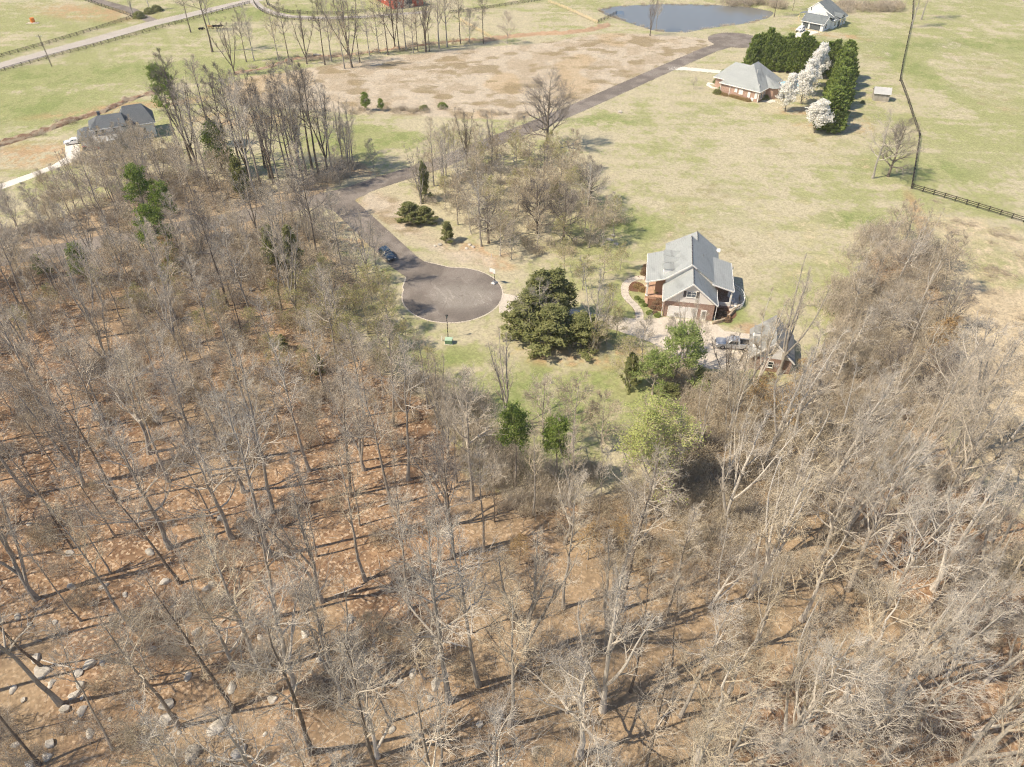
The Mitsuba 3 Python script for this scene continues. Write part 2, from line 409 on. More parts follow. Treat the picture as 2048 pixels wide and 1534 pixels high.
from scipy.ndimage import gaussian_filter as blur, map_coordinates
wood, scrub, copse = mask(WOOD), mask(SCRUB), mask(COPSE)
litter = blur(np.maximum.reduce([wood, scrub * .72, copse * .30]), 1.8)
dryness = blur(np.maximum.reduce([mask(MEADOW), mask(STRAW) * np.where(GY > 120, .52, 1.0), mask(WORN) * .36]), 2.2)
rp = np.stack([FX, FY, FX * 0], 1)
relief = (meshkit.noise(rp / 7.0, 3) * .6 + meshkit.noise(rp / 2.6, 5) * .4).reshape(GX.shape) - .5
HZ = relief * (.55 * litter + .30 * blur(mask(MEADOW + STRAW), 2.5))
keep_flat = blur(mask([poly([(1000, 560), (1280, 520), (1500, 500), (1560, 640), (1620, 760), (1450, 770), (1280, 720), (1000, 640)]), poly([(60, 280), (200, 220), (330, 240), (330, 330), (150, 350), (0, 400), (-60, 380)]),
                      LineString(GP([(-250, 560), (270, 470), (450, 440), (620, 408), (700, 392), (760, 365), (870, 330), (1060, 255), (1330, 138), (1470, 82)])).buffer(8), Point(*CUL[:2]).buffer(14), LineString(GP([(690, 400), (860, 560)])).buffer(8)]), 2.0)
HZ = HZ * (1 - np.clip(keep_flat * 1.6, 0, 1))
pond_m = blur(mask([POND.buffer(1.5)]), 1.2)
HZ = HZ - 1.1 * pond_m
HZ[(GX < -245) | (GX > 245) | (GY > 425)] = 0


def hz(x, y):
    i = np.interp(x, xs, np.arange(len(xs))); j = np.interp(y, ys, np.arange(len(ys)))
    return float(map_coordinates(HZ, [[j], [i]], order=1)[0])


nx, ny = len(xs), len(ys)
ii = (np.arange(ny - 1)[:, None] * nx + np.arange(nx - 1)[None, :]).ravel()
GF = np.vstack([np.stack([ii, ii + 1, ii + nx + 1], 1), np.stack([ii, ii + nx + 1, ii + nx], 1)])
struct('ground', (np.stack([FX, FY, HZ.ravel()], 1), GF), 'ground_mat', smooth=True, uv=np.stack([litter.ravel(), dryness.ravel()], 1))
wp = POND.buffer(4).simplify(.5)
struct('pond_water', prism(wp, -.9, -.42), 'water_mat')

# ---------------------------------------------------------------- roads, drives, paths
bulb = Point(*CUL[:2]).buffer(CUL[2], 48)
stub = LineString([tuple(G(668, 396)[:2]), tuple(G(690, 412)[:2]), tuple(G(752, 470)[:2]), tuple(G(812, 526)[:2]), CUL[:2]]).buffer(3.15, join_style=1)
lane = LineString(GP([(-250, 560), (120, 500), (270, 470), (450, 440), (620, 404), (700, 385), (760, 364), (870, 330), (960, 293), (1060, 255), (1150, 218), (1240, 178), (1330, 138), (1420, 99), (1470, 84)])).buffer(3.0)
far_bulb = Point(*G(1470, 80)[:2]).buffer(10, 32)
corner = Polygon(GP([(640, 385), (706, 383), (735, 388), (712, 398), (706, 408), (680, 428), (640, 412), (618, 408)]))
flare = Polygon(GP([(835, 520), (899, 535), (935, 538), (905, 600), (830, 620), (806, 575), (813, 555), (814, 541)]))
asphalt = shapely.union_all([bulb, stub, lane, far_bulb, corner, flare]).buffer(1.2).buffer(-1.2)
struct('road', prism(asphalt.simplify(.05), -.3, .02), 'asphalt_mat')
rim = bulb.union(flare).buffer(.8).buffer(-.8)
struct('kerb', prism(rim.buffer(.22).difference(rim).difference(stub.buffer(.1)).simplify(.04), -.3, .045), 'concrete_mat')
main_road = LineString(GP([(-300, 212), (0, 132), (100, 104), (200, 77), (300, 48), (400, 25), (490, 4), (620, -22)])).buffer(3.6)
side_drive = LineString(GP([(505, 0), (520, 15), (545, 25), (580, 33), (650, 36), (720, 34), (790, 29), (850, 24)])).buffer(1.8)
struct('country_road', prism(main_road.union(side_drive).simplify(.1), -.3, .02), 'road_mat')
struct('lane_to_pasture', prism(LineString(GP([(190, 0), (230, 11), (262, 20), (285, 33), (310, 44)])).buffer(2.4), -.3, .012), 'asphalt_mat')
drive = Polygon(GP([(998, 586), (1020, 589), (1090, 606), (1160, 622), (1240, 634), (1290, 640), (1330, 634), (1424, 643), (1450, 662), (1500, 668), (1506, 715), (1495, 742), (1420, 738), (1360, 715), (1300, 684),
                    (1230, 660), (1140, 640), (1040, 622), (998, 626)])).difference(rim.buffer(.24))
struct('driveway', prism(drive, -.3, .025), 'concrete_mat')
struct('concrete_drive', prism(Polygon(GP([(130, 283), (158, 283), (161, 312), (150, 322), (110, 337), (60, 358), (0, 380), (-90, 415), (-95, 406), (0, 368), (60, 347), (105, 330), (131, 314)])), -.3, .02), 'white_concrete_mat')
struct('house_drive', prism(Polygon(GP([(1575, 76), (1588, 69), (1606, 58), (1640, 64), (1620, 70), (1600, 74)])), -.3, .02), 'white_concrete_mat')
struct('brick_house_drive', prism(LineString(GP([(1345, 137), (1368, 137), (1400, 140), (1446, 144)])).buffer(1.7).union(LineString(GP([(1428, 168), (1418, 166), (1416, 170), (1424, 175), (1440, 178)])).buffer(.6)), -.3, .02), 'white_concrete_mat')
struct('footpath', prism(LineString(GP([(480, 147), (560, 130), (660, 118), (740, 108), (820, 98), (900, 90), (960, 84)])).buffer(1.1), -.3, .012), bsdf('grass_path', {'type': 'diffuse', 'reflectance': mikit.proc(lambda p, n, uv: mix(C(.30, .31, .14), C(.45, .40, .26), fbm(p.x / 3, p.y / 3)))}))
# the curving garden walk: one slab of concrete after another
walk = struct('garden_path', prism(LineString(GP([(1290, 556), (1272, 556), (1258, 562), (1250, 574), (1250, 588), (1258, 600), (1270, 611), (1278, 624), (1279, 640)])).buffer(.78), -.3, .006), 'mulch_mat')
wl = LineString(GP([(1290, 556), (1280, 555), (1270, 557), (1258, 562), (1252, 568), (1249, 576), (1250, 588), (1254, 595), (1258, 600), (1270, 611), (1276, 619), (1279, 628), (1279, 640)]))
k = int(wl.length / 1.15)
for i in range(k):
    a, b = i / k * wl.length + .03, (i + 1) / k * wl.length - .03
    seg = LineString([wl.interpolate(t) for t in np.linspace(a, b, 4)]).buffer(.74, cap_style=2, join_style=2)
    part(walk, 'slab', prism(seg, -.02, .03), 'concrete_mat')

# the creek: a raw bank of red clay cut below the left-hand house, with tumbled lumps
def ribbon(px, width, height, seed, mat, name):
    ls = LineString(GP(px)); n = int(ls.length / 1.1); c = np.array([ls.interpolate(t).coords[0] for t in np.linspace(0, ls.length, n)])
    d = np.gradient(c, axis=0); d /= np.linalg.norm(d, axis=1, keepdims=True); q = np.stack([-d[:, 1], d[:, 0]], 1)
    prof = [(-1.0, -.3), (-.62, .35), (-.3, .75), (.0, .95), (.25, .2), (.55, .3), (1.0, -.3)]
    v = []
    for o, h in prof:
        xy = c + q * o * width / 2
        w = meshkit.noise(np.stack([xy[:, 0] * .9, xy[:, 1] * .9, xy[:, 0] * 0 + o], 1), seed)
        v.append(np.column_stack([xy + q * (w[:, None] - .5) * .8, h * height * (.35 + 1.2 * w)]))
    v = np.stack(v, 1).reshape(-1, 3); m = len(prof)
    i = (np.arange(n - 1)[:, None] * m + np.arange(m - 1)[None, :]).ravel()
    struct(name, (v, np.vstack([np.stack([i, i + m, i + m + 1], 1), np.stack([i, i + m + 1, i + 1], 1)])), mat)


proc('clay_mat', lambda p, n, uv: mix(C(.33, .21, .14), C(.50, .40, .28), smoothstep(.35, .65, fbm(p.x, p.y, p.z * 2, octaves=3))))
ribbon([(-30, 300), (60, 272), (128, 248), (170, 233), (205, 224), (240, 207), (280, 192), (320, 184)], 3.4, 1.0, 1, 'clay_mat', 'creek_bank')
ribbon([(470, 148), (540, 134), (585, 118), (625, 116), (680, 112), (740, 104), (800, 96), (860, 88), (930, 80), (975, 81)], 2.6, .6, 2, 'clay_mat', 'creek_bank')
ribbon([(965, 82), (1010, 74), (1070, 68), (1130, 66), (1180, 60), (1215, 50)], 5, .9, 6, bsdf('reed_mat', {'type': 'diffuse', 'reflectance': mikit.proc(lambda p, n, uv: mix(C(.40, .26, .16), C(.56, .42, .29), fbm(p.x * 1.2, p.y * 1.2, p.z * 3)))}), 'creek_bank')


# ---------------------------------------------------------------- fences
UNIT = mikit.ply(box(-.5, .5, -.5, .5, -.5, .5), 'fence_mat')
UNIT_NEW = mikit.ply(box(-.5, .5, -.5, .5, -.5, .5), 'new_wood')
UNIT_BLUE = mikit.ply(box(-.5, .5, -.5, .5, -.5, .5), 'blue_rail')


def fence(px, label, step=2.44, h=1.35, rails=(.42, .82, 1.22), unit=UNIT, thick=.05, name='board_fence', group=None):
    key = thing(name, label, 'fence', group)
    ls = LineString(GP(px)); n = max(1, round(ls.length / step))
    c = np.array([ls.interpolate(t).coords[0] for t in np.linspace(0, ls.length, n + 1)])
    for p in c:
        m = np.diag([.15, .15, h + .3, 1.0]); m[:3, 3] = [*p, (h - .3) / 2]; part(key, 'post', unit, to=m)
    for a, b in zip(c[:-1], c[1:]):
        d = b - a; l = np.linalg.norm(d); ang = math.degrees(math.atan2(d[1], d[0]))
        for z in rails:
            part(key, 'rail', unit, to=mat4([*(a + b) / 2, z], ang) @ mat4([0, -.1, 0]) @ np.diag([l - .01, thick, .15, 1]))
    return key


fence([(1826, 0), (1824, 40), (1815, 82), (1806, 122), (1799, 162)], 'dark board fence running from the far trees down the edge of the right-hand field')
fence([(1800.5, 163), (1808, 183), (1816, 206)], 'short dark fence stretch nearest the weathered garden shed')
fence([(1817, 208), (1826, 238), (1837, 268), (1838, 276)], 'dark fence stretch slanting behind the two bare trees at the field edge')
fence([(1838, 278), (1833, 310), (1828, 342), (1822, 377)], 'dark fence stretch crossing the shadow of the two bare trees')
fence([(1824, 378), (1880, 394), (1960, 418), (2048, 445), (2120, 467)], 'nearest black three-rail fence along the straw-covered corner', thick=.06)
fence([(-60, 134), (0, 116), (100, 88), (200, 58), (266, 37)], 'dark pasture fence on the far side of the pale country road', step=3.0)
fence([(-60, 162), (0, 145), (100, 117), (200, 91), (300, 63), (400, 36), (500, 8)], 'long dark fence on the near side of the pale country road', step=3.0)
fence([(508, 6), (516, 18), (530, 27), (545, 32)], 'short dark fence bending with the gravel turn-off', step=3.0)
fence([(545, 33), (580, 40), (640, 43), (700, 41), (780, 36)], 'dark fence on the near side of the gravel side drive', step=3.0)
fence([(532, 0), (535, 10), (552, 20), (580, 27), (640, 30), (700, 28), (745, 23)], 'dark fence on the far side of the gravel side drive', step=3.0)
fence([(900, 28), (940, 24), (1000, 14), (1080, 2)], 'dark far fence above the red clay track', step=3.0)
fence([(920, 42), (945, 56), (970, 70), (988, 82)], 'new blond wood fence running down to the creek trees', step=3.0, unit=UNIT_NEW)
fence([(1096, 5), (1130, 18), (1165, 34), (1195, 48)], 'new blond wood fence sloping down to the pond bank', step=3.0, unit=UNIT_NEW)
fence([(1196, 46), (1215, 38), (1232, 29)], 'dark picket fence at the left tip of the pond', step=2.6)
fence([(1233, 29), (1246, 30)], 'short blue railing on the pond bank', step=2.2, unit=UNIT_BLUE, name='dock_railing')
fence([(165, 0), (205, 14), (245, 27), (262, 33)], 'dark fence beside the grey lane in the top left pasture', step=3.0)

# ---------------------------------------------------------------- houses
class House:
    def __init__(self, name, label, origin, deg):
        self.k = thing(name, label, 'house'); self.M = mat4([origin[0], origin[1], 0], deg)
    def p(self, name, mesh, mat, parent=None, **k): return part(parent or self.k, name, xf(mesh, self.M), mat, **k)
    DIR = {'S': ((1, 0, 0), (0, -1, 0)), 'N': ((-1, 0, 0), (0, 1, 0)), 'W': ((0, -1, 0), (-1, 0, 0)), 'E': ((0, 1, 0), (1, 0, 0))}
    def window(self, c, w, h, side, panes=2, glass='glass_dark', frame='white_trim', shutters=False, parent=None):
        r, n = (np.array(a, float) for a in self.DIR[side]); c = np.array(c, float); t = .10; b = MB()
        for sx in (-1, 1): b.add(*obox(c + r * sx * (w / 2 - t / 2), r, n, t, .12, h))
        for sz in (-1, 1): b.add(*obox(c + np.array([0, 0, sz * (h / 2 - t / 2)]), r, n, w - 2 * t, .11, t))
        b.add(*obox(c, r, n, w - 2 * t, .08, .06))
        for i in range(1, panes): b.add(*obox(c + r * (-w / 2 + i * w / panes), r, n, .09, .10, h - 2 * t))
        key = self.p('window', b.mesh(), frame, parent)
        self.p('pane', obox(c, r, n, w - 2 * t, .05, h - 2 * t), glass, key)
        self.p('sill', obox(c - np.array([0, 0, h / 2 + .05]) + n * .04, r, n, w + .12, .14, .09), frame, key)
        if shutters:
            for sx in (-1, 1): self.p('shutter', obox(c + r * sx * (w / 2 + .28), r, n, .45, .07, h), 'shutter_mat', parent)
        return key
    def door(self, c, w, h, side, mat, rows=4, cols=4, name='garage_door'):
        r, n = (np.array(a, float) for a in self.DIR[side]); c = np.array(c, float); b = MB()
        for sx in (-1, 1): b.add(*obox(c + r * sx * (w / 2 + .09), r, n, .18, .10, h + .2))
        b.add(*obox(c + np.array([0, 0, h / 2 + .09]), r, n, w, .09, .18))
        key = self.p(name, b.mesh(), 'white_trim')
        for i in range(rows):
            for j in range(cols):
                self.p('panel', obox(c + r * (-w / 2 + (j + .5) * w / cols) + np.array([0, 0, -h / 2 + (i + .5) * h / rows]), r, n, w / cols - .04, .05, h / rows - .04), mat, key)
        self.p('backing', obox(c - n * .02, r, n, w, .03, h), mat, key)
        return key
    def roof(self, planes, mat, t=.16, name='roof', parent=None):
        return self.p(name, join(*[slab_up(q, t) for q in planes]), mat, parent)
    def fascia(self, lines, parent, mat='white_trim', w=.1, h=.24):
        b = MB()
        for a, c in lines:
            a, c = np.array(a, float), np.array(c, float); d = c - a; l = np.linalg.norm(d); d /= l
            s = np.cross(d, [0, 0, 1.0]); s /= np.linalg.norm(s); up = np.cross(s, d)
            v, f = box(0, l, -w / 2, w / 2, -h + .02, .02); b.add(a + v[:, :1] * d + v[:, 1:2] * s + v[:, 2:] * up, f)
        return self.p('trim', b.mesh(), mat, parent)


def hip(u0, u1, v0, v1, ze, zr, a, b, axis='u'):
    """hip roof planes over the eaves rectangle; the ridge runs along axis from a to b."""
    e = [(u0, v0, ze), (u1, v0, ze), (u1, v1, ze), (u0, v1, ze)]
    if axis == 'u':
        m = (v0 + v1) / 2; r0, r1 = (a, m, zr), (b, m, zr)
        return [[e[0], e[1], r1, r0], [e[2], e[3], r0, r1], [e[3], e[0], r0], [e[1], e[2], r1]]
    m = (u0 + u1) / 2; r0, r1 = (m, a, zr), (m, b, zr)
    return [[e[0], e[1], r0], [e[1], e[2], r1, r0], [e[2], e[3], r1], [e[3], e[0], r0, r1]]


# A: the brick house with three dormers at the end of the drive
A = House('brick_house', 'brick house with grey roof, three dormers and white gable beside the curving path', (27.92, 112.42), -10.0)
A.p('wall', join(box(0, 8.94, 0, 5.3, -.3, 3.45), box(0, 9.7, 5.3, 19.4, -.3, 4.05)), 'brick_mat')
A.p('gable', join(prism_v([(0, 3.45), (8.94, 3.45), (8.94, 3.62), (4.5, 7.35), (0, 3.62)], -.02, 5.4), prism_v([(-.1, 4.05), (9.7, 4.05), (9.7, 4.1), (4.2, 8.2), (-.1, 4.9)], 5.28, 15.5),
                  prism_v([(0.0, 4.0), (9.6, 4.1), (5.5, 7.3)], 18.0, 19.4)), 'siding_mat')
rf = A.roof([[(-.45, -.45, 3.55), (4.5, -.45, 7.75), (4.5, 5.6, 7.75), (-.45, 5.6, 3.55)], [(4.5, -.45, 7.75), (9.42, -.45, 3.6), (9.42, 5.6, 3.6), (4.5, 5.6, 7.75)],
             [(-.3, 5.0, 5.0), (4.2, 5.0, 8.5), (4.2, 15.8, 8.5), (-.3, 15.8, 5.0)], [(4.2, 5.0, 8.5), (10.1, 5.0, 4.0), (10.1, 15.8, 4.0), (4.2, 15.8, 8.5)],
             [(-3.7, 5.0, 3.95), (-.3, 5.0, 5.0), (-.3, 15.6, 5.0), (-3.7, 15.6, 3.95)],
             [(-.3, 15.8, 4.2), (5.5, 15.8, 7.51), (5.5, 19.8, 7.51), (-.3, 19.8, 4.2)], [(5.5, 15.8, 7.51), (10.1, 15.8, 4.0), (10.1, 19.8, 4.0), (5.5, 19.8, 7.51)]], 'roof_mat')
A.fascia([((-.45, -.47, 3.55), (4.5, -.47, 7.75)), ((4.5, -.47, 7.75), (9.42, -.47, 3.6)), ((-.3, 4.97, 5.0), (4.2, 4.97, 8.5)), ((4.2, 4.97, 8.5), (5.2, 4.97, 7.74)), ((-3.7, 4.97, 3.95), (-.3, 4.97, 5.0)),
          ((-3.72, 5.0, 3.95), (-3.72, 15.6, 3.95)), ((-.47, -.45, 3.55), (-.47, 4.9, 3.55)), ((9.44, -.45, 3.6), (9.44, 5.0, 3.6))], rf)
A.p('ridge', join(box(4.42, 4.58, -.4, 5.0, 7.74, 7.80), box(4.12, 4.28, 5.0, 15.8, 8.49, 8.55), box(5.42, 5.58, 15.8, 19.8, 7.50, 7.56)), 'shutter_mat', rf)
A.p('vent_pipe', cyl((6.6, 11.6, 6.4), (6.6, 11.6, 7.2), .07), 'steel_mat', rf)
A.p('vent_pipe', cyl((6.9, 3.2, 5.6), (6.9, 3.2, 6.2), .06), 'steel_mat', rf)
for v in (7.3, 9.75, 12.2):
    dm = A.p('dormer', prism_v([(-1.0, 4.9), (1.0, 4.9), (1.0, 5.75), (0, 6.75), (-1.0, 5.75)], -.6, 2.2), 'white_siding_mat') if False else None
    pr, pf = prism_v([(-.66, 4.4), (.66, 4.4), (.66, 6.3), (0, 6.95), (-.66, 6.3)], 0, 2.2)
    body = np.stack([-.55 + pr[:, 1], v - pr[:, 0], pr[:, 2]], 1)
    dm = A.p('dormer', (body, pf), 'white_siding_mat')
    A.roof([[(-.8, v - .84, 6.22), (1.5, v - .84, 6.22), (2.6, v, 7.07), (-.8, v, 7.07)], [(-.8, v + .84, 6.22), (1.5, v + .84, 6.22), (2.6, v, 7.07), (-.8, v, 7.07)]], 'roof_mat', .1, 'dormer_roof', dm)
    A.window((-.56, v, 5.9), .8, 1.0, 'W', 1, parent=dm)
A.window((4.45, -.04, 5.25), 1.75, 1.25, 'S', 2, 'glass_sky', shutters=True)
A.door((3.4, -.03, 1.15), 5.0, 2.3, 'S', 'white_paint')
dk = A.p('side_door', obox((7.2, -.03, 1.1), (1, 0, 0), (0, -1, 0), 1.05, .12, 2.2), 'white_trim')
A.p('pane', obox((7.2, -.05, 1.3), (1, 0, 0), (0, -1, 0), .6, .14, 1.1), 'glass_sky', dk)
A.p('downspout', cyl((-.3, -.2, 0), (-.3, -.2, 3.4), .06, n=6), 'white_trim')
A.p('downspout', cyl((9.3, -.2, 0), (9.3, -.2, 3.4), .06, n=6), 'white_trim')
po = A.p('porch', join(box(-3.5, 0, 5.35, 15.4, -.3, .55), box(-3.5, -2.9, 3.0, 5.35, -.3, .2)), 'tan_brick_mat')
for v in (5.6, 8.85, 12.1, 15.1): A.p('column', join(box(-3.4, -3.1, v - .15, v + .15, .55, 3.75), box(-3.5, -3.0, v - .25, v + .25, .55, .75), box(-3.48, -3.02, v - .23, v + .23, 3.55, 3.78)), 'white_trim', po)
A.p('beam', box(-3.45, -3.05, 5.3, 15.4, 3.6, 3.84), 'white_trim', po)
A.p('entry_door', obox((-.05, 10.6, 1.65), (0, -1, 0), (-1, 0, 0), 1.1, .1, 2.2), 'red_paint')
for v in (7.2, 13.4): A.window((-.03, v, 1.95), 1.6, 1.8, 'W', 2)
A.p('porch_wall', box(-1.75, 0, 6.9, 7.1, .55, 3.9), 'tan_brick_mat', po)
sp = A.p('back_porch', join(box(8.95, 12.3, 4.6, 14.5, -.3, .45), box(9.7, 12.0, 8.5, 14.3, .45, 3.4)), 'brick_mat')
A.roof([[(8.3, 4.35, 5.15), (12.45, 4.35, 3.95), (12.45, 14.65, 3.95), (8.3, 14.65, 5.15)]], 'roof_mat', .16, 'porch_roof', sp)
A.fascia([((8.3, 4.33, 5.15), (12.45, 4.33, 3.95)), ((12.47, 4.35, 3.95), (12.47, 14.65, 3.95))], sp)
for v in (4.8, 8.2, 11.3, 14.3): A.p('column', box(12.0, 12.3, v - .15, v + .15, .45, 3.85), 'white_trim', sp)
A.p('low_wall', box(9.0, 12.0, 4.7, 4.85, .45, 1.2), 'white_trim', sp)
ds = A.p('satellite_dish', cyl((10.0, 17.9, 4.0), (10.0, 17.9, 4.7), .05, n=6), 'steel_mat')
A.p('reflector', cyl((10.0, 17.85, 4.75), (9.95, 17.7, 4.85), .42, .38, 12), 'white_paint', ds)
for u, v in ((9.71, 16.0), (9.71, 17.4)): A.window((u, v, 2.2), .9, 1.3, 'E', 1)
arc = [A.M[:3, :3] @ [11.6 + 3.6 * math.cos(t), 8.0 + 4.6 * math.sin(t), 0] + A.M[:3, 3] for t in np.linspace(-1.25, 1.2, 15)]
struct('patio', prism(Polygon([tuple(q[:2]) for q in arc] + [tuple((A.M @ [12.2, 12.0, 0, 1])[:2]), tuple((A.M @ [12.2, 4.0, 0, 1])[:2])]), -.3, .035), 'concrete_mat')
cr = thing('curved_railing', 'white curved railing round the patio behind the brick house', 'railing')
for q in arc: part(cr, 'post', cyl([q[0], q[1], 0], [q[0], q[1], 1.0], .05, n=6), 'white_paint')
for z in (.45, .98): part(cr, 'rail', join(*[cyl([*a[:2], z], [*b[:2], z], .05, n=6) for a, b in zip(arc[:-1], arc[1:])]), 'white_paint')
dn = A.M @ np.array([13.4, 5.0, 0, 1])
for i, (du, dv, r) in enumerate(((0, 0, 20), (-.2, 1.7, -50))):
    ch = thing('patio_chair', ['white patio chair at the near end of the curved railing', 'white patio chair set deeper under the back porch eaves'][i], 'chair')
    M = mat4([dn[0] + du, dn[1] + dv, .04], r)
    part(ch, 'seat', xf(box(-.28, .28, -.28, .28, .40, .46), M), 'white_paint'); part(ch, 'backrest', xf(box(-.28, .28, .24, .29, .46, .98), M), 'white_paint')
    for x in (-.25, .25):
        for y in (-.25, .25): part(ch, 'leg', xf(box(x - .025, x + .025, y - .025, y + .025, 0, .40), M), 'white_paint')
# stone retaining wall
rng = np.random.default_rng(7)
sw = thing('stone_retaining_wall', 'low curving stone retaining wall at the right corner of the dormered brick house', 'wall')
wls = LineString(GP([(1424, 648), (1440, 645), (1452, 640), (1460, 631), (1468, 622), (1478, 614), (1481, 603), (1479, 594)])); nw = int(wls.length / .62)
for r in range(2):
    for i in range(nw):
        a = wls.interpolate((i + .5 * (r % 2)) * .62 + .3); b = wls.interpolate((i + .5 * (r % 2)) * .62 + .34)
        part(sw, 'stone', xf(box(-.29, .29, -.22 + .03 * r, .22 - .03 * r, 0, .29 + .03 * rng.random()), mat4([a.x + rng.normal(0, .015), a.y, r * .31], math.degrees(math.atan2(b.y - a.y, b.x - a.x)) + rng.normal(0, 3))), 'stone_mat')

# E: the small garage with two dormers among the trees
E = House('garage', 'small brick garage with grey roof, white gable and two dormers among bare trees', (40.0, 97.0), -15.0)
E.p('wall', box(0, 6.6, 0, 7.6, -.3, 2.75), 'brick_mat')
E.p('gable', prism_v([(0, 2.75), (6.6, 2.75), (6.6, 2.8), (3.3, 5.95), (0, 2.8)], -.02, 7.6), 'white_siding_mat')
er = E.roof([[(-.4, -.4, 2.55), (3.3, -.4, 6.2), (3.3, 7.95, 6.2), (-.4, 7.95, 2.55)], [(3.3, -.4, 6.2), (7.0, -.4, 2.55), (7.0, 7.95, 2.55), (3.3, 7.95, 6.2)]], 'garage_roof_mat')
E.fascia([((-.4, -.42, 2.55), (3.3, -.42, 6.2)), ((3.3, -.42, 6.2), (7.0, -.42, 2.55))], er)
for v in (1.9, 5.2):
    pr, pf = prism_v([(-.8, 2.6), (.8, 2.6), (.8, 4.6), (0, 5.3), (-.8, 4.6)], 0, 2.1)
    dm = E.p('dormer', (np.stack([.15 + pr[:, 1], v - pr[:, 0], pr[:, 2]], 1), pf), 'white_siding_mat')
    E.roof([[(-.05, v - .95, 4.5), (1.6, v - .95, 4.5), (2.6, v, 5.42), (-.05, v, 5.42)], [(-.05, v + .95, 4.5), (1.6, v + .95, 4.5), (2.6, v, 5.42), (-.05, v, 5.42)]], 'garage_roof_mat', .08, 'dormer_roof', dm)
    E.window((.14, v, 3.8), .6, .7, 'W', 1, parent=dm)
E.door((-.03, 3.8, 1.1), 4.9, 2.1, 'W', 'white_paint')
E.window((3.3, -.03, 1.5), .9, 1.2, 'S', 1)

# B: the hip-roofed brick house beside the evergreen screen
B = House('hipped_brick_house', 'brick house with steep grey hipped roof in front of the evergreen screen', (64.8, 233.9), -41.5)
B.p('wall', join(box(0, 12.8, 0, 14, -.3, 3.35), box(-4.2, 0, 4, 12.0, -.3, 3.2), prism([(12.8, 5.2), (14.6, 5.6), (15.6, 7.0), (15.6, 8.6), (14.6, 9.8), (12.8, 10.2)], -.3, 3.3)), 'red_brick_mat')
br = B.roof(hip(-.5, 13.3, -.5, 14.5, 3.3, 8.7, 6.2, 9.2, 'v') + hip(-4.8, 5.8, 3.4, 12.6, 3.2, 7.5, -.4, 5.0, 'u'), 'roof_mat')
apex, rim_ = (10.4, 7.8, 5.7), [(12.6, 4.6, 3.35), (14.9, 5.1, 3.25), (16.1, 6.8, 3.25), (16.1, 8.8, 3.25), (14.9, 10.3, 3.25), (12.6, 10.7, 3.35)]
B.roof([[a, b, apex] for a, b in zip(rim_[:-1], rim_[1:])] + [[rim_[0], apex, (10.2, 4.6, 5.4)], [rim_[-1], apex, (10.2, 10.7, 5.4)]], 'roof_mat', .12, 'bay_roof', br)
B.fascia([((-.5, -.52, 3.3), (13.3, -.52, 3.3)), ((13.32, -.5, 3.3), (13.32, 14.5, 3.3)), ((-4.8, 3.38, 3.2), (-.5, 3.38, 3.2)), ((-4.82, 3.4, 3.2), (-4.82, 12.6, 3.2))], br)
B.p('vent_pipe', cyl((8.9, 4.4, 6.5), (8.9, 4.4, 7.9), .12, n=8), 'white_trim', br)
B.p('vent_pipe', cyl((11.9, .9, 4.0), (11.9, .9, 5.0), .16, n=8), 'white_trim', br)
B.p('downspout', box(3.05, 3.25, -.14, -.02, 0, 3.2), 'white_trim'); B.p('downspout', box(12.65, 12.9, -.14, -.02, 0, 3.2), 'white_trim'); B.p('downspout', box(-.16, .04, -.12, -.01, 0, 3.2), 'white_trim')
for u, w, h, z in ((5.2, .9, 1.1, 2.1), (6.9, 1.3, 1.4, 1.95), (9.6, .9, 1.5, 1.7), (11.9, .8, 1.7, 1.9)): B.window((u, -.02, z), w, h, 'S', 1, 'white_paint')
B.p('crawl_door', obox((10.9, -.04, .55), (1, 0, 0), (0, -1, 0), .9, .1, .95), 'white_trim')
for v, w in ((1.6, 1.2), (3.5, .8)): B.window((12.82, v, 1.7), w, 1.8, 'E', 1, 'glass_sky')
B.window((15.62, 7.8, 1.6), 1.0, 1.6, 'E', 1, 'glass_sky'); B.window((12.82, 12.2, 1.7), 1.4, 1.7, 'E', 2, 'glass_sky')
q = [tuple((B.M @ [*a, 0, 1])[:2]) for a in ((13.0, 2.2), (16.0, 2.2), (16.6, 5.0), (13.0, 5.0))]
struct('back_patio', prism(Polygon(q), -.2, .12), 'white_concrete_mat')
q = B.M @ np.array([14.0, 19.5, 0, 1])
tp = thing('round_pool', 'light blue covered round pool behind the hip-roofed brick house', 'pool')
part(tp, 'wall', cyl([q[0], q[1], -.1], [q[0], q[1], 1.0], 3.1, n=32), 'pool_wall'); part(tp, 'cover', cyl([q[0], q[1], 1.0], [q[0], q[1], 1.28], 3.0, 2.2, 32), 'pool_blue')
part(tp, 'rim', join(*[cyl([q[0] + 3.1 * math.cos(t), q[1] + 3.1 * math.sin(t), 1.0], [q[0] + 3.1 * math.cos(t + .2), q[1] + 3.1 * math.sin(t + .2), 1.0], .08, n=6) for t in np.arange(0, 6.28, .2)]), 'white_paint')

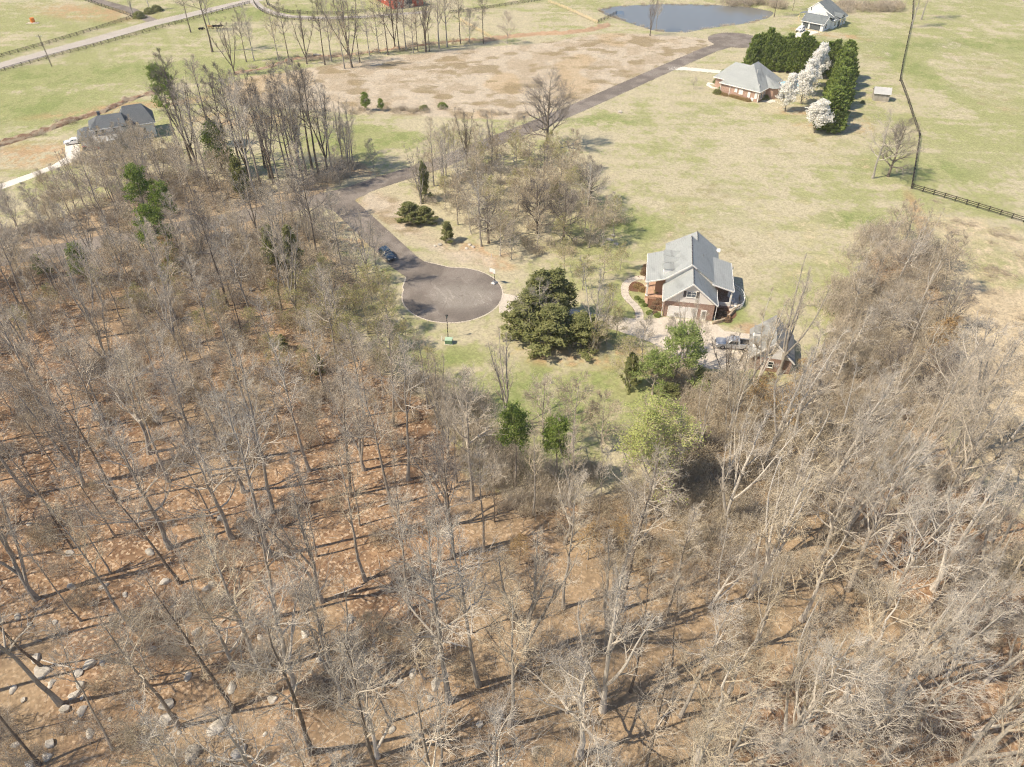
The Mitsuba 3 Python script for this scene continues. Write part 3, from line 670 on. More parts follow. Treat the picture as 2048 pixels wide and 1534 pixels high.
# C: the white farmhouse by the pond
Ch = House('white_farmhouse', 'white farmhouse with dark roof and dark garage doors near the pond', (112.7, 309.2), -43.0)
Ch.p('wall', join(box(0, 8.8, 0, 6.2, -.3, 2.75), box(-2.4, 10.0, 6.2, 17.5, -.3, 3.0), prism_v([(0, 2.75), (0.1, 2.75), (0.1, 2.76)], 0, .1)), 'white_siding_mat')
pr, pf = prism_v([(0, 2.75), (6.2, 2.75), (2.9, 4.8)], 0, 8.8)
Ch.p('gable', join((np.stack([pr[:, 1], pr[:, 0], pr[:, 2]], 1), pf[:, ::-1]), prism_v([(-2.4, 3.0), (9.9, 3.0), (1.0, 7.5), (-2.4, 4.9)], 9.0, 17.4)), 'white_siding_mat')
cr_ = Ch.roof([[(-.3, -.5, 2.6), (9.2, -.5, 2.6), (9.2, 2.9, 4.95), (-.3, 2.9, 4.95)], [(-.3, 2.9, 4.95), (9.2, 2.9, 4.95), (9.2, 9.1, 3.0), (-.3, 9.1, 3.0)],
               [(-2.8, 8.9, 4.75), (1.0, 8.9, 7.75), (1.0, 17.9, 7.75), (-2.8, 17.9, 4.75)], [(1.0, 8.9, 7.75), (10.6, 8.9, 2.9), (10.6, 17.9, 2.9), (1.0, 17.9, 7.75)],
               [(9.0, 6.0, 2.95), (10.5, 6.0, 2.9), (10.5, 9.0, 2.9), (5.0, 9.0, 4.9)]], 'dark_roof_mat')
Ch.roof([[(7.0, 11.2, 4.85), (11.2, 11.2, 4.85), (11.2, 9.6, 3.4), (8.6, 9.6, 3.9)], [(7.0, 11.2, 4.85), (11.2, 11.2, 4.85), (11.2, 12.8, 3.4), (8.6, 12.8, 3.9)]], 'dark_roof_mat', .1, 'porch_roof', cr_)
Ch.fascia([((-.3, -.52, 2.6), (9.2, -.52, 2.6)), ((-2.8, 8.88, 4.75), (1.0, 8.88, 7.75)), ((1.0, 8.88, 7.75), (3.6, 8.88, 6.44)), ((9.22, -.5, 2.6), (9.22, 2.9, 4.95)), ((9.22, 2.9, 4.95), (9.22, 6.2, 3.9)), ((10.62, 8.9, 2.9), (10.62, 17.9, 2.9))], cr_)
Ch.roof([[(-5.2, 7.6, 3.1), (-2.4, 7.6, 3.6), (-2.4, 12.0, 3.6), (-5.2, 12.0, 3.1)]], 'dark_roof_mat', .12, 'side_porch_roof')
for v in (7.8, 11.8): Ch.p('porch_post', box(-5.1, -4.95, v - .08, v + .08, 0, 3.05), 'new_wood')
Ch.door((1.7, -.03, 1.15), 2.2, 2.1, 'S', 'dark_door', 4, 2); Ch.door((5.6, -.03, 1.15), 4.2, 2.1, 'S', 'dark_door', 4, 4)
Ch.window((-1.2, 8.98, 5.0), .6, 1.3, 'S', 1)
Ch.window((8.82, 2.4, 1.5), .8, 1.4, 'E', 1, frame='shutter_mat'); Ch.window((10.02, 7.6, 1.6), 1.6, 1.5, 'E', 2); Ch.window((10.02, 14.6, 1.6), 1.4, 1.5, 'E', 2); Ch.window((10.02, 16.4, 1.6), .8, 1.5, 'E', 1)
Ch.p('entry_door', obox((10.03, 11.2, 1.2), (0, 1, 0), (1, 0, 0), 1.6, .1, 2.2), 'dark_door')
for v in (9.9, 12.5): Ch.p('porch_post', box(10.95, 11.1, v - .1, v + .1, 0, 3.4), 'new_wood')

# D: the slate-roofed house half hidden on the left
D = House('grey_roofed_house', 'pale two-storey house with dark slate-grey hipped roofs behind the left scrub', (-112.0, 191.8), 25.3)
D.p('wall', join(box(.9, 8.3, -3.0, 4.5, -.3, 5.4), box(8.3, 16.0, .2, 9.0, -.3, 4.0), box(-2.6, .9, -2.5, 5.0, -.3, 3.0)), 'white_siding_mat')
dr_ = D.roof(hip(.4, 9.6, -3.5, 4.6, 5.4, 7.6, 3.2, 9.0, 'u') + hip(7.6, 16.6, -.2, 9.4, 4.0, 7.9, 9.6, 14.4, 'u') + hip(-3.1, 2.0, -3.0, 5.5, 3.0, 5.0, -.8, 1.5, 'u'), 'slate_roof_mat')
D.roof([[(.6, -3.0, 4.0), (6.6, -3.0, 4.0), (6.8, -6.0, 3.05), (.8, -6.0, 3.05)]], 'metal_roof_mat', .12, 'porch_roof')
D.fascia([((.8, -6.02, 3.05), (6.8, -6.02, 3.05))], D.k)
D.fascia([((.4, -3.52, 5.4), (8.0, -3.52, 5.4))], D.k)
D.fascia([((8.3, -.22, 4.0), (16.6, -.22, 4.0))], dr_)
for u in (1.0, 3.8, 6.6): D.p('column', box(u - .12, u + .12, -5.95, -5.7, 0, 2.95), 'white_trim')
D.p('deck', box(.8, 6.8, -6.0, -3.0, -.2, .3), 'grey_wood_mat')
for u in (2.0, 3.6, 6.4): D.window((u, -3.02, 4.6), .8, 1.1, 'S', 1)
for u in (2.4, 5.2): D.window((u, -3.02, 1.7), 1.4, 1.6, 'S', 2)
for u in (10.4, 13.2): D.window((u, .18, 2.2), 1.2, 1.6, 'S', 2)
D.p('chimney', box(3.3, 4.0, 1.4, 2.1, 6.6, 8.3), 'slate_roof_mat', dr_)

# F: weathered shed, and the red barn at the top edge
Fh = thing('wooden_shed', 'weathered grey wooden shed with metal roof beside the right fence', 'shed')
M = mat4([109.9, 227.2, 0], -16)
for i in range(12): part(Fh, 'plank', xf(box(i * .375, i * .375 + .36, -.02, .05, 0, 2.3), M), 'grey_wood_mat')
for i in range(9): part(Fh, 'plank', xf(box(-.02, .05, .06 + i * .37, .41 + i * .37, 0, 2.3), M), 'grey_wood_mat')
part(Fh, 'wall', xf(join(box(.05, 4.45, .06, 3.4, -.2, 2.28), box(.02, .06, .06, 3.4, 2.3, 2.5)), M), 'grey_wood_mat')
part(Fh, 'roof', xf(join(slab_up([(-.25, -.4, 2.2), (4.75, -.4, 2.2), (4.75, 1.7, 3.7), (-.25, 1.7, 3.7)], .08), slab_up([(-.25, 1.7, 3.7), (4.75, 1.7, 3.7), (4.75, 3.8, 2.3), (-.25, 3.8, 2.3)], .08)), M), 'metal_roof_mat')
part(Fh, 'door', xf(box(2.6, 3.5, -.06, -.02, .05, 2.0), M), 'grey_wood_mat'); part(Fh, 'step', xf(box(2.4, 3.7, -.7, -.08, -.1, .18), M), 'grey_wood_mat')
o = G(788, 19); a = G(746, 4); b = G(824, 14)
Rb = House('red_barn', 'red barn with pale metal roof at the top edge of the view', o[:2], math.degrees(math.atan2(*(b - o)[1::-1])))
Rb.p('wall', box(0, 13.5, 0, 22, -.3, 3.8), 'barn_red')
Rb.p('gable', prism_v([(0, 3.8), (13.5, 3.8), (6.75, 6.6)], 0, 22), 'barn_red')
Rb.roof([[(-.4, -.4, 3.7), (6.75, -.4, 6.75), (6.75, 22.4, 6.75), (-.4, 22.4, 3.7)], [(6.75, -.4, 6.75), (13.9, -.4, 3.7), (13.9, 22.4, 3.7), (6.75, 22.4, 6.75)]], 'metal_roof_mat')
Rb.p('door', obox((6.7, -.04, 1.6), (1, 0, 0), (0, -1, 0), 3.6, .1, 3.2), 'shutter_mat'); Rb.window((2.6, -.02, 2.0), 1.0, 1.2, 'S', 2); Rb.window((11, -.02, 2.0), 1.0, 1.2, 'S', 2)
for v in (4, 9, 14, 19): Rb.window((-.02, v, 2.2), 1.0, 1.1, 'W', 2)

# ---------------------------------------------------------------- vehicles
def loft(profile, halfw, inset=.06, shrink=.97):
    """a side profile (x, z) carried across the width, its outer edges rounded in."""
    p = np.asarray(profile, float); c = p.mean(0); q = c + (p - c) * shrink
    ys = [(-halfw, q), (-halfw + inset, p), (halfw - inset, p), (halfw, q)]; n = len(p)
    v = np.vstack([np.column_stack([s[:, 0], np.full(n, y), s[:, 1]]) for y, s in ys]); f = []
    for r in range(3):
        for i in range(n):
            j = (i + 1) % n; a, b, c_, d = r * n + i, r * n + j, (r + 1) * n + j, (r + 1) * n + i
            f += [[a, c_, b], [a, d, c_]]
    m = trimesh.creation.triangulate_polygon(Polygon(q), engine='earcut')
    idx = [int(np.argmin(((q - w) ** 2).sum(1))) for w in m[0]]
    for t in m[1]:
        t = [idx[i] for i in t]; f += [t, [t[2] + 3 * n, t[1] + 3 * n, t[0] + 3 * n]]
    m = trimesh.Trimesh(v, f, process=False); trimesh.repair.fix_normals(m)
    return np.array(m.vertices), np.array(m.faces)


def vehicle(name, label, cat, loc, deg, kind, paint):
    key = thing(name, label, cat); M = mat4([*loc, .03], deg)
    P = lambda n, m, mat, par=None, smooth=False: part(par or key, n, xf(m, M), mat, smooth=smooth)
    L, W, Hh, wb, wr = dict(suv=(4.8, .95, 1.72, 1.42, .37), sedan=(4.7, .92, 1.46, 1.40, .33), pickup=(6.3, 1.0, 1.92, 1.95, .41))[kind]
    h = L / 2
    if kind == 'pickup':
        low = [(-h, .5), (-h + .05, 1.15), (-.35, 1.18), (.9, 1.15), (h - .35, 1.12), (h - .02, .95), (h, .5), (h - .15, .36), (-h + .1, .42)]
        P('body', loft(low, W), paint, smooth=30)
        P('cabin', hull([(-.85, y * .86, 1.15) for y in (-1, 1)] + [(1.35, y * .86, 1.15) for y in (-1, 1)] + [(-.75, y * .72, 1.80) for y in (-1, 1)] + [(.62, y * .72, 1.80) for y in (-1, 1)], .08), paint, smooth=40)
        P('bed', box(-h + .1, -.98, -.80, .80, 1.12, 1.20), 'black_paint')
        P('bed_rail', join(box(-h + .05, -.9, -.98, -.82, 1.15, 1.30), box(-h + .05, -.9, .82, .98, 1.15, 1.30), box(-h, -h + .1, -.98, .98, 1.15, 1.30)), paint)
        gx = (-.72, 1.25, -.62, .6, 1.22, 1.74)
    else:
        b1 = .98 if kind == 'suv' else .90
        low = [(-h + .03, .45), (-h, .75), (-h + .12, b1 + .05), (-.6, b1 + .08), (h - 1.35, b1 + .03), (h - .3, b1 - .12), (h - .03, b1 - .3), (h, .5), (h - .15, .28), (-h + .2, .30)]
        P('body', loft(low, W, .10, .95), paint, smooth=35)
        r0 = -h + (.35 if kind == 'suv' else .95); top0 = -h + (.75 if kind == 'suv' else 1.45)
        P('cabin', hull([(r0, y * (W - .14), b1) for y in (-1, 1)] + [(h - 1.5, y * (W - .14), b1) for y in (-1, 1)] + [(top0, y * (W - .30), Hh - .09) for y in (-1, 1)] + [(h - 2.25, y * (W - .30), Hh - .09) for y in (-1, 1)], .09), paint, smooth=40)
        gx = (r0 + .12, h - 1.5, top0 + .05, h - 2.25, b1 + .06, Hh - .16)
    x0, x1, t0, t1, z0, z1 = gx; wy0, wy1 = W - .045, W - .205
    if kind == 'pickup': wy0, wy1 = .955, .815
    for s, n in ((1, 'side_window'), (-1, 'side_window')):
        xm = (x0 + x1) / 2 - .1
        for (a0, a1, b0, b1_) in ((x0 + .12, xm - .06, t0 + .12, xm - .06), (xm + .04, x1 - .12, xm + .04, t1 - .02)):
            q = [(a0, s * wy0, z0 + .02), (a1, s * wy0, z0 + .02), (b1_, s * wy1, z1), (b0, s * wy1, z1)]
            P(n, slab(q if s < 0 else q[::-1], .03), 'glass_dark')
    fr = [(x1 + .115, -W + .22, z0), (x1 + .115, W - .22, z0), (t1 + .115, W - .34, z1), (t1 + .115, -W + .34, z1)]
    P('windshield', slab(fr, .03), 'glass_sky')
    rr = [(x0 - .225 if kind != 'pickup' else x0 - .24, W - .24, z0), (x0 - .225 if kind != 'pickup' else x0 - .24, -W + .24, z0), (t0 - .17, -W + .36, z1), (t0 - .17, W - .36, z1)]
    P('rear_window', slab(rr, .03), 'glass_dark')
    for sx in (-1, 1):
        for sy in (-1, 1):
            wk = P('wheel', cyl((sx * wb, sy * (W - .24), wr), (sx * wb, sy * (W + .012), wr), wr, n=18), 'tyre_mat')
            P('hub', cyl((sx * wb, sy * (W - .1), wr), (sx * wb, sy * (W + .025), wr), wr * .62, n=12), 'rim_mat', wk)
    for sy in (-1, 1):
        zl = 1.0 if kind == 'pickup' else .72
        P('headlight', obox((h - .06, sy * (W - .28), zl), (0, 1, 0), (1, 0, 0), .38, .14, .16), 'lamp_clear')
        P('tail_light', obox((-h + .05, sy * (W - .2), zl + .12), (0, 1, 0), (1, 0, 0), .22, .14, .3), 'lamp_red')
        P('mirror', obox((x1 - .1, sy * (W + .08), z0 + .06), (0, 1, 0), (1, 0, 0), .18, .1, .14), paint)
    P('grille', obox((h - .015, 0, .62 if kind != 'pickup' else .9), (0, 1, 0), (1, 0, 0), W * 1.1, .06, .22), 'black_paint')
    if kind == 'suv':
        for sy in (-1, 1): P('roof_rail', box(top0 + .15, h - 2.4, sy * (W - .36) - .02, sy * (W - .36) + .02, Hh - .01, Hh + .05), 'steel_mat')
    return key


dv = G(812, 526) - G(752, 470); ang_stub = math.degrees(math.atan2(dv[1], dv[0]))
vehicle('parked_suv', 'dark blue sport utility vehicle parked at the left edge of the asphalt road', 'car', G(775, 514)[:2], ang_stub, 'suv', 'car_blue')
vehicle('parked_pickup', 'silver pickup truck parked in front of the small garage', 'truck', G(1466, 694)[:2], 172, 'pickup', 'car_silver')
vehicle('parked_sedan', 'white sedan parked at the head of the white concrete drive on the left', 'car', G(148, 287)[:2], 205, 'sedan', 'car_white')
vehicle('parked_sedan', 'white car parked in front of the dark garage doors of the white farmhouse', 'car', G(1600, 62)[:2], 228, 'suv', 'car_white')

# ---------------------------------------------------------------- things round the turning circle
b = G(895, 682)[:2] + [0.05, .9]
lp = thing('street_lamp', 'black post lamp with lantern head behind the green utility box', 'street lamp')
part(lp, 'pole', join(cyl([*b, 0], [*b, .5], .12, .09, 10), cyl([*b, .5], [*b, 4.35], .065, .05, 8)), 'black_paint')
part(lp, 'lantern', join(cyl([*b, 4.4], [*b, 4.85], .13, .21, 8)), 'glass_sky')
part(lp, 'cap', join(cyl([*b, 4.85], [*b, 5.06], .27, .05, 8), cyl([*b, 4.32], [*b, 4.42], .10, .15, 8)), 'black_paint')
b = G(898, 686)[:2]
ub = thing('utility_box', 'pale green utility transformer box at the foot of the lamp post', 'utility box')
v, f = box(-.62, .62, -.5, .5, 0, .78); M = mat4([*b, 0.02], -4)
part(ub, 'body', xf((v, f), M), 'green_box_side'); part(ub, 'lid', xf(hull([(x, y, z) for x in (-.62, .62) for y in (-.5, .5) for z in (.80, .90)], .04), M), 'green_box_mat', smooth=40)
part(ub, 'pad', xf(box(-.75, .75, -.65, .65, -.15, .02), M), 'concrete_mat')
part(ub, 'door', xf(box(-.5, .5, -.53, -.505, .1, .7), M), 'green_box_side')
b = G(884, 682)[:2]
mp = thing('marker_post', 'short white pedestal post left of the green utility box', 'post')
part(mp, 'post', cyl([*b, -.1], [*b, .85], .09, n=8), 'white_paint'); part(mp, 'cap', cyl([*b, .85], [*b, .98], .115, .08, 8), 'white_paint')
b = G(983, 516)[:2]
mp = thing('marker_post', 'thin white stake on the bare bank above the turning circle', 'post')
part(mp, 'post', cyl([*b, -.1], [*b, .95], .07, n=6), 'white_paint')
b = G(1048, 248)[:2]
mp = thing('road_sign', 'small signpost beside the lane left of the lone bare tree', 'sign')
part(mp, 'post', cyl([*b, -.1], [*b, 2.2], .06, n=6), 'shutter_mat'); part(mp, 'board', xf(box(-.3, .3, -.03, .03, 1.7, 2.3), mat4([*b, 0], 30)), 'steel_mat')
b = G(989, 566)[:2]
hp = thing('basketball_hoop', 'portable basketball hoop with white backboard at the rim of the turning circle', 'basketball hoop'); M = mat4([*b, 0.04], -125)
part(hp, 'base', xf(join(hull([(-.45, y, .06) for y in (-.5, .5)] + [(.65, y, .06) for y in (-.42, .42)] + [(-.3, y, .28) for y in (-.35, .35)] + [(.5, y, .26) for y in (-.3, .3)], .06)), M), 'steel_mat', smooth=40)
part(hp, 'pole', xf(join(cyl((-.15, 0, .2), (-.05, 0, 2.2), .06, n=8), cyl((-.05, 0, 2.2), (.55, 0, 2.9), .05, n=8)), M), 'black_paint')
bk = part(hp, 'backboard', xf(box(.58, .63, -.68, .68, 2.55, 3.5), M), 'white_paint')
part(hp, 'hoop', xf(join(*[cyl((.9 + .23 * math.cos(t), .23 * math.sin(t), 2.75), (.9 + .23 * math.cos(t + .4), .23 * math.sin(t + .4), 2.75), .02, n=5) for t in np.arange(0, 6.28, .4)]), M), 'orange_paint')
part(hp, 'net', xf(join(*[cyl((.9 + .22 * math.cos(t), .22 * math.sin(t), 2.74), (.9 + .13 * math.cos(t + .5), .13 * math.sin(t + .5), 2.35), .012, n=4) for t in np.arange(0, 6.28, .45)]), M), 'white_paint')
part(hp, 'brace', xf(cyl((-.4, 0, .25), (-.08, 0, 1.3), .03, n=6), M), 'black_paint')

# ---------------------------------------------------------------- far things on the left
b = G(104, 133)[:2]
up = thing('utility_pole', 'tall wooden utility pole standing in the pasture below the pale country road', 'utility pole')
part(up, 'pole', cyl([*b, -.3], [b[0] - .5, b[1], 10.2], .17, .11, 8), 'bark_dark'); part(up, 'crossarm', xf(box(-.9, .9, -.06, .06, 9.5, 9.65), mat4([b[0] - .5, b[1], 0], 20)), 'bark_pale')
part(up, 'insulator', join(*[xf(cyl((x, 0, 9.65), (x, 0, 9.9), .06, n=6), mat4([b[0] - .5, b[1], 0], 20)) for x in (-.8, .0, .8)]), 'white_paint')
b = G(64, 46)[:2]
od = thing('orange_drum', 'small orange drum beside a grey slab in the top left pasture', 'drum')
part(od, 'body', cyl([b[0] + .2, b[1] + .6, 0], [b[0] + .2, b[1] + .6, 1.6], .8, n=12), 'orange_paint'); part(od, 'lid', cyl([b[0] + .2, b[1] + .6, 1.6], [b[0] + .2, b[1] + .6, 1.75], .86, n=12), 'orange_paint')
one('concrete_slab', prism([(b[0] - 2, b[1] - .9), (b[0] + 2.6, b[1] - 1.1), (b[0] + 3, b[1] + .3), (b[0] - 1.6, b[1] + .5)], -.2, .15), 'concrete_mat', 'grey slab in front of the orange drum', 'slab')
for i, (px, lab) in enumerate((((299, 33.5), 'dark round shrub at the left side of the lane gateway'),)): pass


def cow(px, deg, mat, label, lying=False):
    key = thing('cow', label, 'cow'); b = G(*px)[:2]; M = mat4([*b, -.45 if lying else 0], deg)
    L = [((-.75, 0, 1.05), .34), ((-.2, 0, 1.0), .40), ((.45, 0, 1.05), .38), ((.75, 0, 1.15), .28), ((1.05, 0, 1.1), .19), ((1.22, 0, .98), .15), ((1.42, 0, .82), .11)]
    bones = [(0, 1), (1, 2), (2, 3), (3, 4), (4, 5), (5, 6)]
    n0 = len(L)
    for sx, sy in ((-.72, .22), (-.72, -.22), (.55, .2), (.55, -.2)):
        k = len(L); x2 = -.10 if sx < 0 else .05
        L += [((sx, sy, .9), .17), ((sx + (.08 if sx < 0 else -.02), sy, .55), .10), ((sx + x2, sy, .28), .07), ((sx + x2 + .03, sy, .05), .075)]
        bones += [(k, k + 1), (k + 1, k + 2), (k + 2, k + 3)]
    k = len(L); L += [((-1.03, 0, 1.12), .08), ((-1.15, 0, .6), .04)]; bones += [(0, k), (k, k + 1)]
    for sy in (-1, 1):
        k = len(L); L += [((1.12, sy * .12, 1.12), .06), ((1.08, sy * .30, 1.12), .045)]; bones += [(k, k + 1), (4, k)]
    m = m3.Manifold()
    for a, c in bones:
        m += m3.Manifold.batch_hull([m3.Manifold.sphere(L[i][1], 10).translate(L[i][0]) for i in (a, c)])
    m = m.refine_to_length(.12).to_mesh(); t = trimesh.Trimesh(m.vert_properties[:, :3], m.tri_verts); trimesh.smoothing.filter_taubin(t, iterations=6)
    part(key, 'body', xf((np.array(t.vertices), np.array(t.faces)), M), mat, smooth=True)
    part(key, 'muzzle', xf(hull([(1.46, 0, .80), (1.50, 0, .78)], .10), M), 'cow_black' if mat == 'cow_tan' else 'cow_tan', smooth=True)


cow((441, 57), 20, 'cow_black', 'black cow standing right of the tall trunk in the top left pasture')
cow((430, 57.5), 200, 'cow_black', 'black cow close beside the tan cow in the top left pasture')
cow((421, 58), 175, 'cow_tan', 'tan cow grazing beside the tall trunk in the top left pasture')
cow((403, 60), 10, 'cow_black', 'black cow lying down left of the tall trunk', True)
b = G(626, 113)[:2]
rngl = np.random.default_rng(5); lg = thing('log_pile', 'pile of dark and pale cut logs at the creek bank', 'log pile')
for i in range(8):
    a = rngl.normal(0, .5); q = b + rngl.normal(0, .9, 2) * [1.3, .6]; z = .25 + .3 * (i % 3)
    part(lg, 'log', cyl([q[0] - math.cos(a) * .9, q[1] - math.sin(a) * .9, z], [q[0] + math.cos(a) * .9, q[1] + math.sin(a) * .9, z + .1], .26, .24, 9), ['bark_dark', 'bark_pale', 'new_wood'][i % 3])
# red utility tractor and white flatbed trailer beside the left house
b = G(178, 300)[:2]; M = mat4([*b, 0], 15); tr = thing('tractor', 'small red tractor standing right of the white concrete drive', 'tractor')
part(tr, 'hood', xf(hull([(x, y, z) for x in (.4, 1.7) for y in (-.3, .3) for z in (.75, 1.15)], .1), M), 'red_paint', smooth=40)
part(tr, 'chassis', xf(box(-1.0, 1.6, -.25, .25, .45, .75), M), 'black_paint'); part(tr, 'fender', xf(join(box(-1.1, -.1, -.85, -.5, 1.2, 1.3), box(-1.1, -.1, .5, .85, 1.2, 1.3)), M), 'red_paint')
part(tr, 'seat', xf(join(box(-.7, -.2, -.25, .25, 1.0, 1.15), box(-.8, -.7, -.25, .25, 1.15, 1.6)), M), 'black_paint')
part(tr, 'loader', xf(join(box(2.3, 2.9, -.9, .9, .2, .9), box(.2, 2.4, -.62, -.5, .8, .95), box(.2, 2.4, .5, .62, .8, .95)), M), 'red_paint')
part(tr, 'canopy', xf(join(box(-1.0, .3, -.6, .6, 2.2, 2.3), box(-.95, -.87, -.5, -.42, 1.2, 2.2), box(-.95, -.87, .42, .5, 1.2, 2.2)), M), 'red_paint')
for x, r in ((-.6, .65), (1.3, .42)):
    for sy in (-1, 1): part(tr, 'wheel', xf(cyl((x, sy * .55, r), (x, sy * .85, r), r, n=16), M), 'tyre_mat')
b = G(218, 318)[:2]; M = mat4([*b, 0], 22); tl = thing('utility_trailer', 'long flat trailer with white side rail below the grey-roofed house', 'trailer')
part(tl, 'deck', xf(box(-2.7, 2.7, -1.1, 1.1, .55, .68), M), 'new_wood'); part(tl, 'rail', xf(join(box(-2.75, 2.75, -1.16, -1.1, .45, 1.15), box(-2.75, 2.75, 1.1, 1.16, .45, 1.15), box(2.7, 2.76, -1.1, 1.1, .45, 1.15)), M), 'white_paint')
part(tl, 'hitch', xf(box(-4.0, -2.7, -.06, .06, .45, .55), M), 'black_paint')
for x in (-.4, .5):
    for sy in (-1, 1): part(tl, 'wheel', xf(cyl((x, sy * 1.18, .36), (x, sy * 1.36, .36), .36, n=14), M), 'tyre_mat')


# ---------------------------------------------------------------- boulders
def rock_mesh(seed, flatness):
    m = trimesh.creation.icosphere(3, 1.0); v = np.array(m.vertices); r = np.random.default_rng(seed)
    v *= 1 + .45 * (meshkit.noise(v * 1.3 + seed, seed)[:, None] - .5) + .22 * (meshkit.noise(v * 3.1 + seed, seed + 1)[:, None] - .5) + .12 * (meshkit.noise(v * 7 + seed, seed + 2)[:, None] - .5)
    for _ in range(9):
        n = r.normal(size=3); n /= np.linalg.norm(n); d = v @ n; k = d > .62; v[k] -= n * (d[k] - .62)[:, None] * .8
    return v * [1, .8, flatness], np.array(m.faces)


ROCKS = [mikit.ply(rock_mesh(s, .5 + .07 * (s % 5)), 'rock_mat', smooth=50) for s in range(8)]
rk = np.random.default_rng(21)


def rock(px, size, label, group=None):
    x, y = G(*px)[:2]; key = thing('boulder', label, 'boulder', group)
    put(key, dict(ROCKS[rk.integers(8)]), None, to=mat4([x, y, hz(x, y) + size * .04], rk.uniform(0, 360), size))


for px, s, lab in (((208, 1172), .62, 'round pale boulder alone in the upper left of the leaf-littered slope'), ((307, 1300), .62, 'round grey boulder half way down the left leaf litter'), ((440, 1452), 1.25, 'largest pale boulder on the leaf litter near the lower left'),
                   ((85, 1345), 1.15, 'broad flat boulder under a fallen limb on the far left'), ((330, 1410), 1.0, 'grey boulder split by a trunk shadow on the lower left slope'), ((335, 1442), 1.0, 'flat boulder just below the split grey boulder'), ((385, 1512), 1.1, 'pale boulder at the bottom edge left of centre'),
                   ((480, 1505), .95, 'blunt pale boulder at the bottom edge beside leaning trunks'), ((73, 1318), .7, 'white rounded boulder on the far left slope'), ((160, 1370), .75, 'speckled boulder in a row of three on the left slope'), ((825, 1350), .65, 'grey boulder left of the straight dark trunk in the middle foreground'),
                   ((783, 1460), .5, 'small pale boulder between trunks in the middle foreground'), ((1240, 225), .8, 'lone flat rock on the lawn beside the lone tree'), ((1147, 290), .7, 'lone pale rock on the lawn right of the lone tree')):
    rock(px, s, lab)
lit = [(30, 1140), (60, 1050), (145, 1175), (110, 1245), (60, 1250), (35, 1235), (250, 1240), (435, 1255), (445, 1195), (425, 1170), (415, 1178), (430, 1185), (180, 1330), (205, 1325), (155, 1345), (100, 1375), (150, 1390), (165, 1395), (105, 1365), (25, 1380), (48, 1400), (130, 1420), (165, 1420),
       (152, 1445), (180, 1465), (395, 1262), (380, 1225), (500, 1260), (520, 1275), (465, 1375), (375, 1355), (545, 1400), (580, 1340), (610, 1270), (620, 1345), (640, 1320), (250, 1190), (330, 1165), (480, 1040), (440, 1035), (300, 1105), (140, 1105), (100, 1490), (35, 1490), (95, 1515), (60, 1530), (420, 1520),
       (360, 1465), (465, 1460), (530, 1470), (860, 1395), (800, 1365), (960, 1450), (1070, 1505), (870, 1370), (700, 1240), (720, 1330), (740, 1360), (250, 1525), (220, 1440)]
for px in lit: rock(px, float(rk.uniform(.32, .78)), 'pale weathered boulder half buried in the leaf litter of the lower left wood', 'boulders scattered in the leaf litter')
for px, s in (((870, 492), .5), ((880, 490), .6), ((940, 490), .6), ((946, 494), .5), ((933, 497), .5), ((1220, 480), .8), ((1232, 488), .7), ((1205, 492), .6), ((1190, 485), .55), ((1225, 472), .6)):
    rock(px, s, 'pale boulder lying along the front edge of the tree copse', 'boulders along the edge of the copse')

fl = np.random.default_rng(44)
tw_ = []
while len(tw_) < 9000:
    x, y = fl.uniform(-95, 95), fl.uniform(24, 140)
    if WOOD[0].contains(Point(x, y)): tw_.append((x, y, hz(x, y)))
tw_ = np.array(tw_); ta = fl.uniform(0, 6.28, len(tw_)); tl = fl.uniform(.4, 2.4, len(tw_)) ** 1.2
e1 = tw_ + np.column_stack([np.cos(ta) * tl, np.sin(ta) * tl, fl.uniform(.05, .35, len(tw_))]); tn = np.column_stack([-np.sin(ta), np.cos(ta), ta * 0]); tr_ = fl.uniform(.015, .045, len(tw_))[:, None]
tv = np.stack([tw_ + tn * tr_, tw_ - tn * tr_, tw_ + [0, 0, 1] * tr_ * 1.6, e1], 1).reshape(-1, 3); ti = np.arange(len(tw_)) * 4
put('fallen_twigs', (tv, np.vstack([np.stack([ti, ti + 3, ti + 2], 1), np.stack([ti + 1, ti + 2, ti + 3], 1), np.stack([ti, ti + 1, ti + 3], 1)])), 'twig_grey')
labels['fallen_twigs'] = {'label': 'fallen twigs and sticks strewn over the leaf litter', 'category': 'twigs', 'kind': 'stuff'}
for i, px in enumerate([(255, 1235), (120, 1330), (640, 1300), (700, 1180), (905, 1290), (1010, 1440), (1120, 1330), (1330, 1440), (1480, 1330), (1640, 1390), (560, 1110), (330, 1010), (780, 1010), (1760, 1420), (470, 1225), (1900, 1330)]):
    x, y = G(*px)[:2]; a = fl.uniform(-.5, .9); L_ = fl.uniform(2.2, 5.0); r_ = fl.uniform(.07, .15)
    key = thing('fallen_limb', 'pale fallen limb lying on the leaf litter of the lower wood', 'log', 'fallen limbs on the leaf litter'); e0 = np.array([x - math.cos(a) * L_ / 2, y - math.sin(a) * L_ / 2]); e1 = np.array([x + math.cos(a) * L_ / 2, y + math.sin(a) * L_ / 2]); mid = (e0 + e1) / 2 + fl.normal(0, .2, 2)
    part(key, 'trunk', join(cyl([*e0, hz(*e0) + r_], [*mid, hz(*mid) + r_ + .1], r_, r_ * .8, 8), cyl([*mid, hz(*mid) + r_ + .1], [*e1, hz(*e1) + r_ + .25], r_ * .8, r_ * .4, 7)), 'bark_pale')
    part(key, 'branch', join(*[cyl([*(e0 + (e1 - e0) * t), hz(*mid) + r_ + .1], [*(e0 + (e1 - e0) * t + fl.normal(0, .6, 2)), hz(*mid) + fl.uniform(.4, 1.0)], r_ * .4, r_ * .12, 5) for t in (.45, .6, .75, .88)]), 'bark_pale')

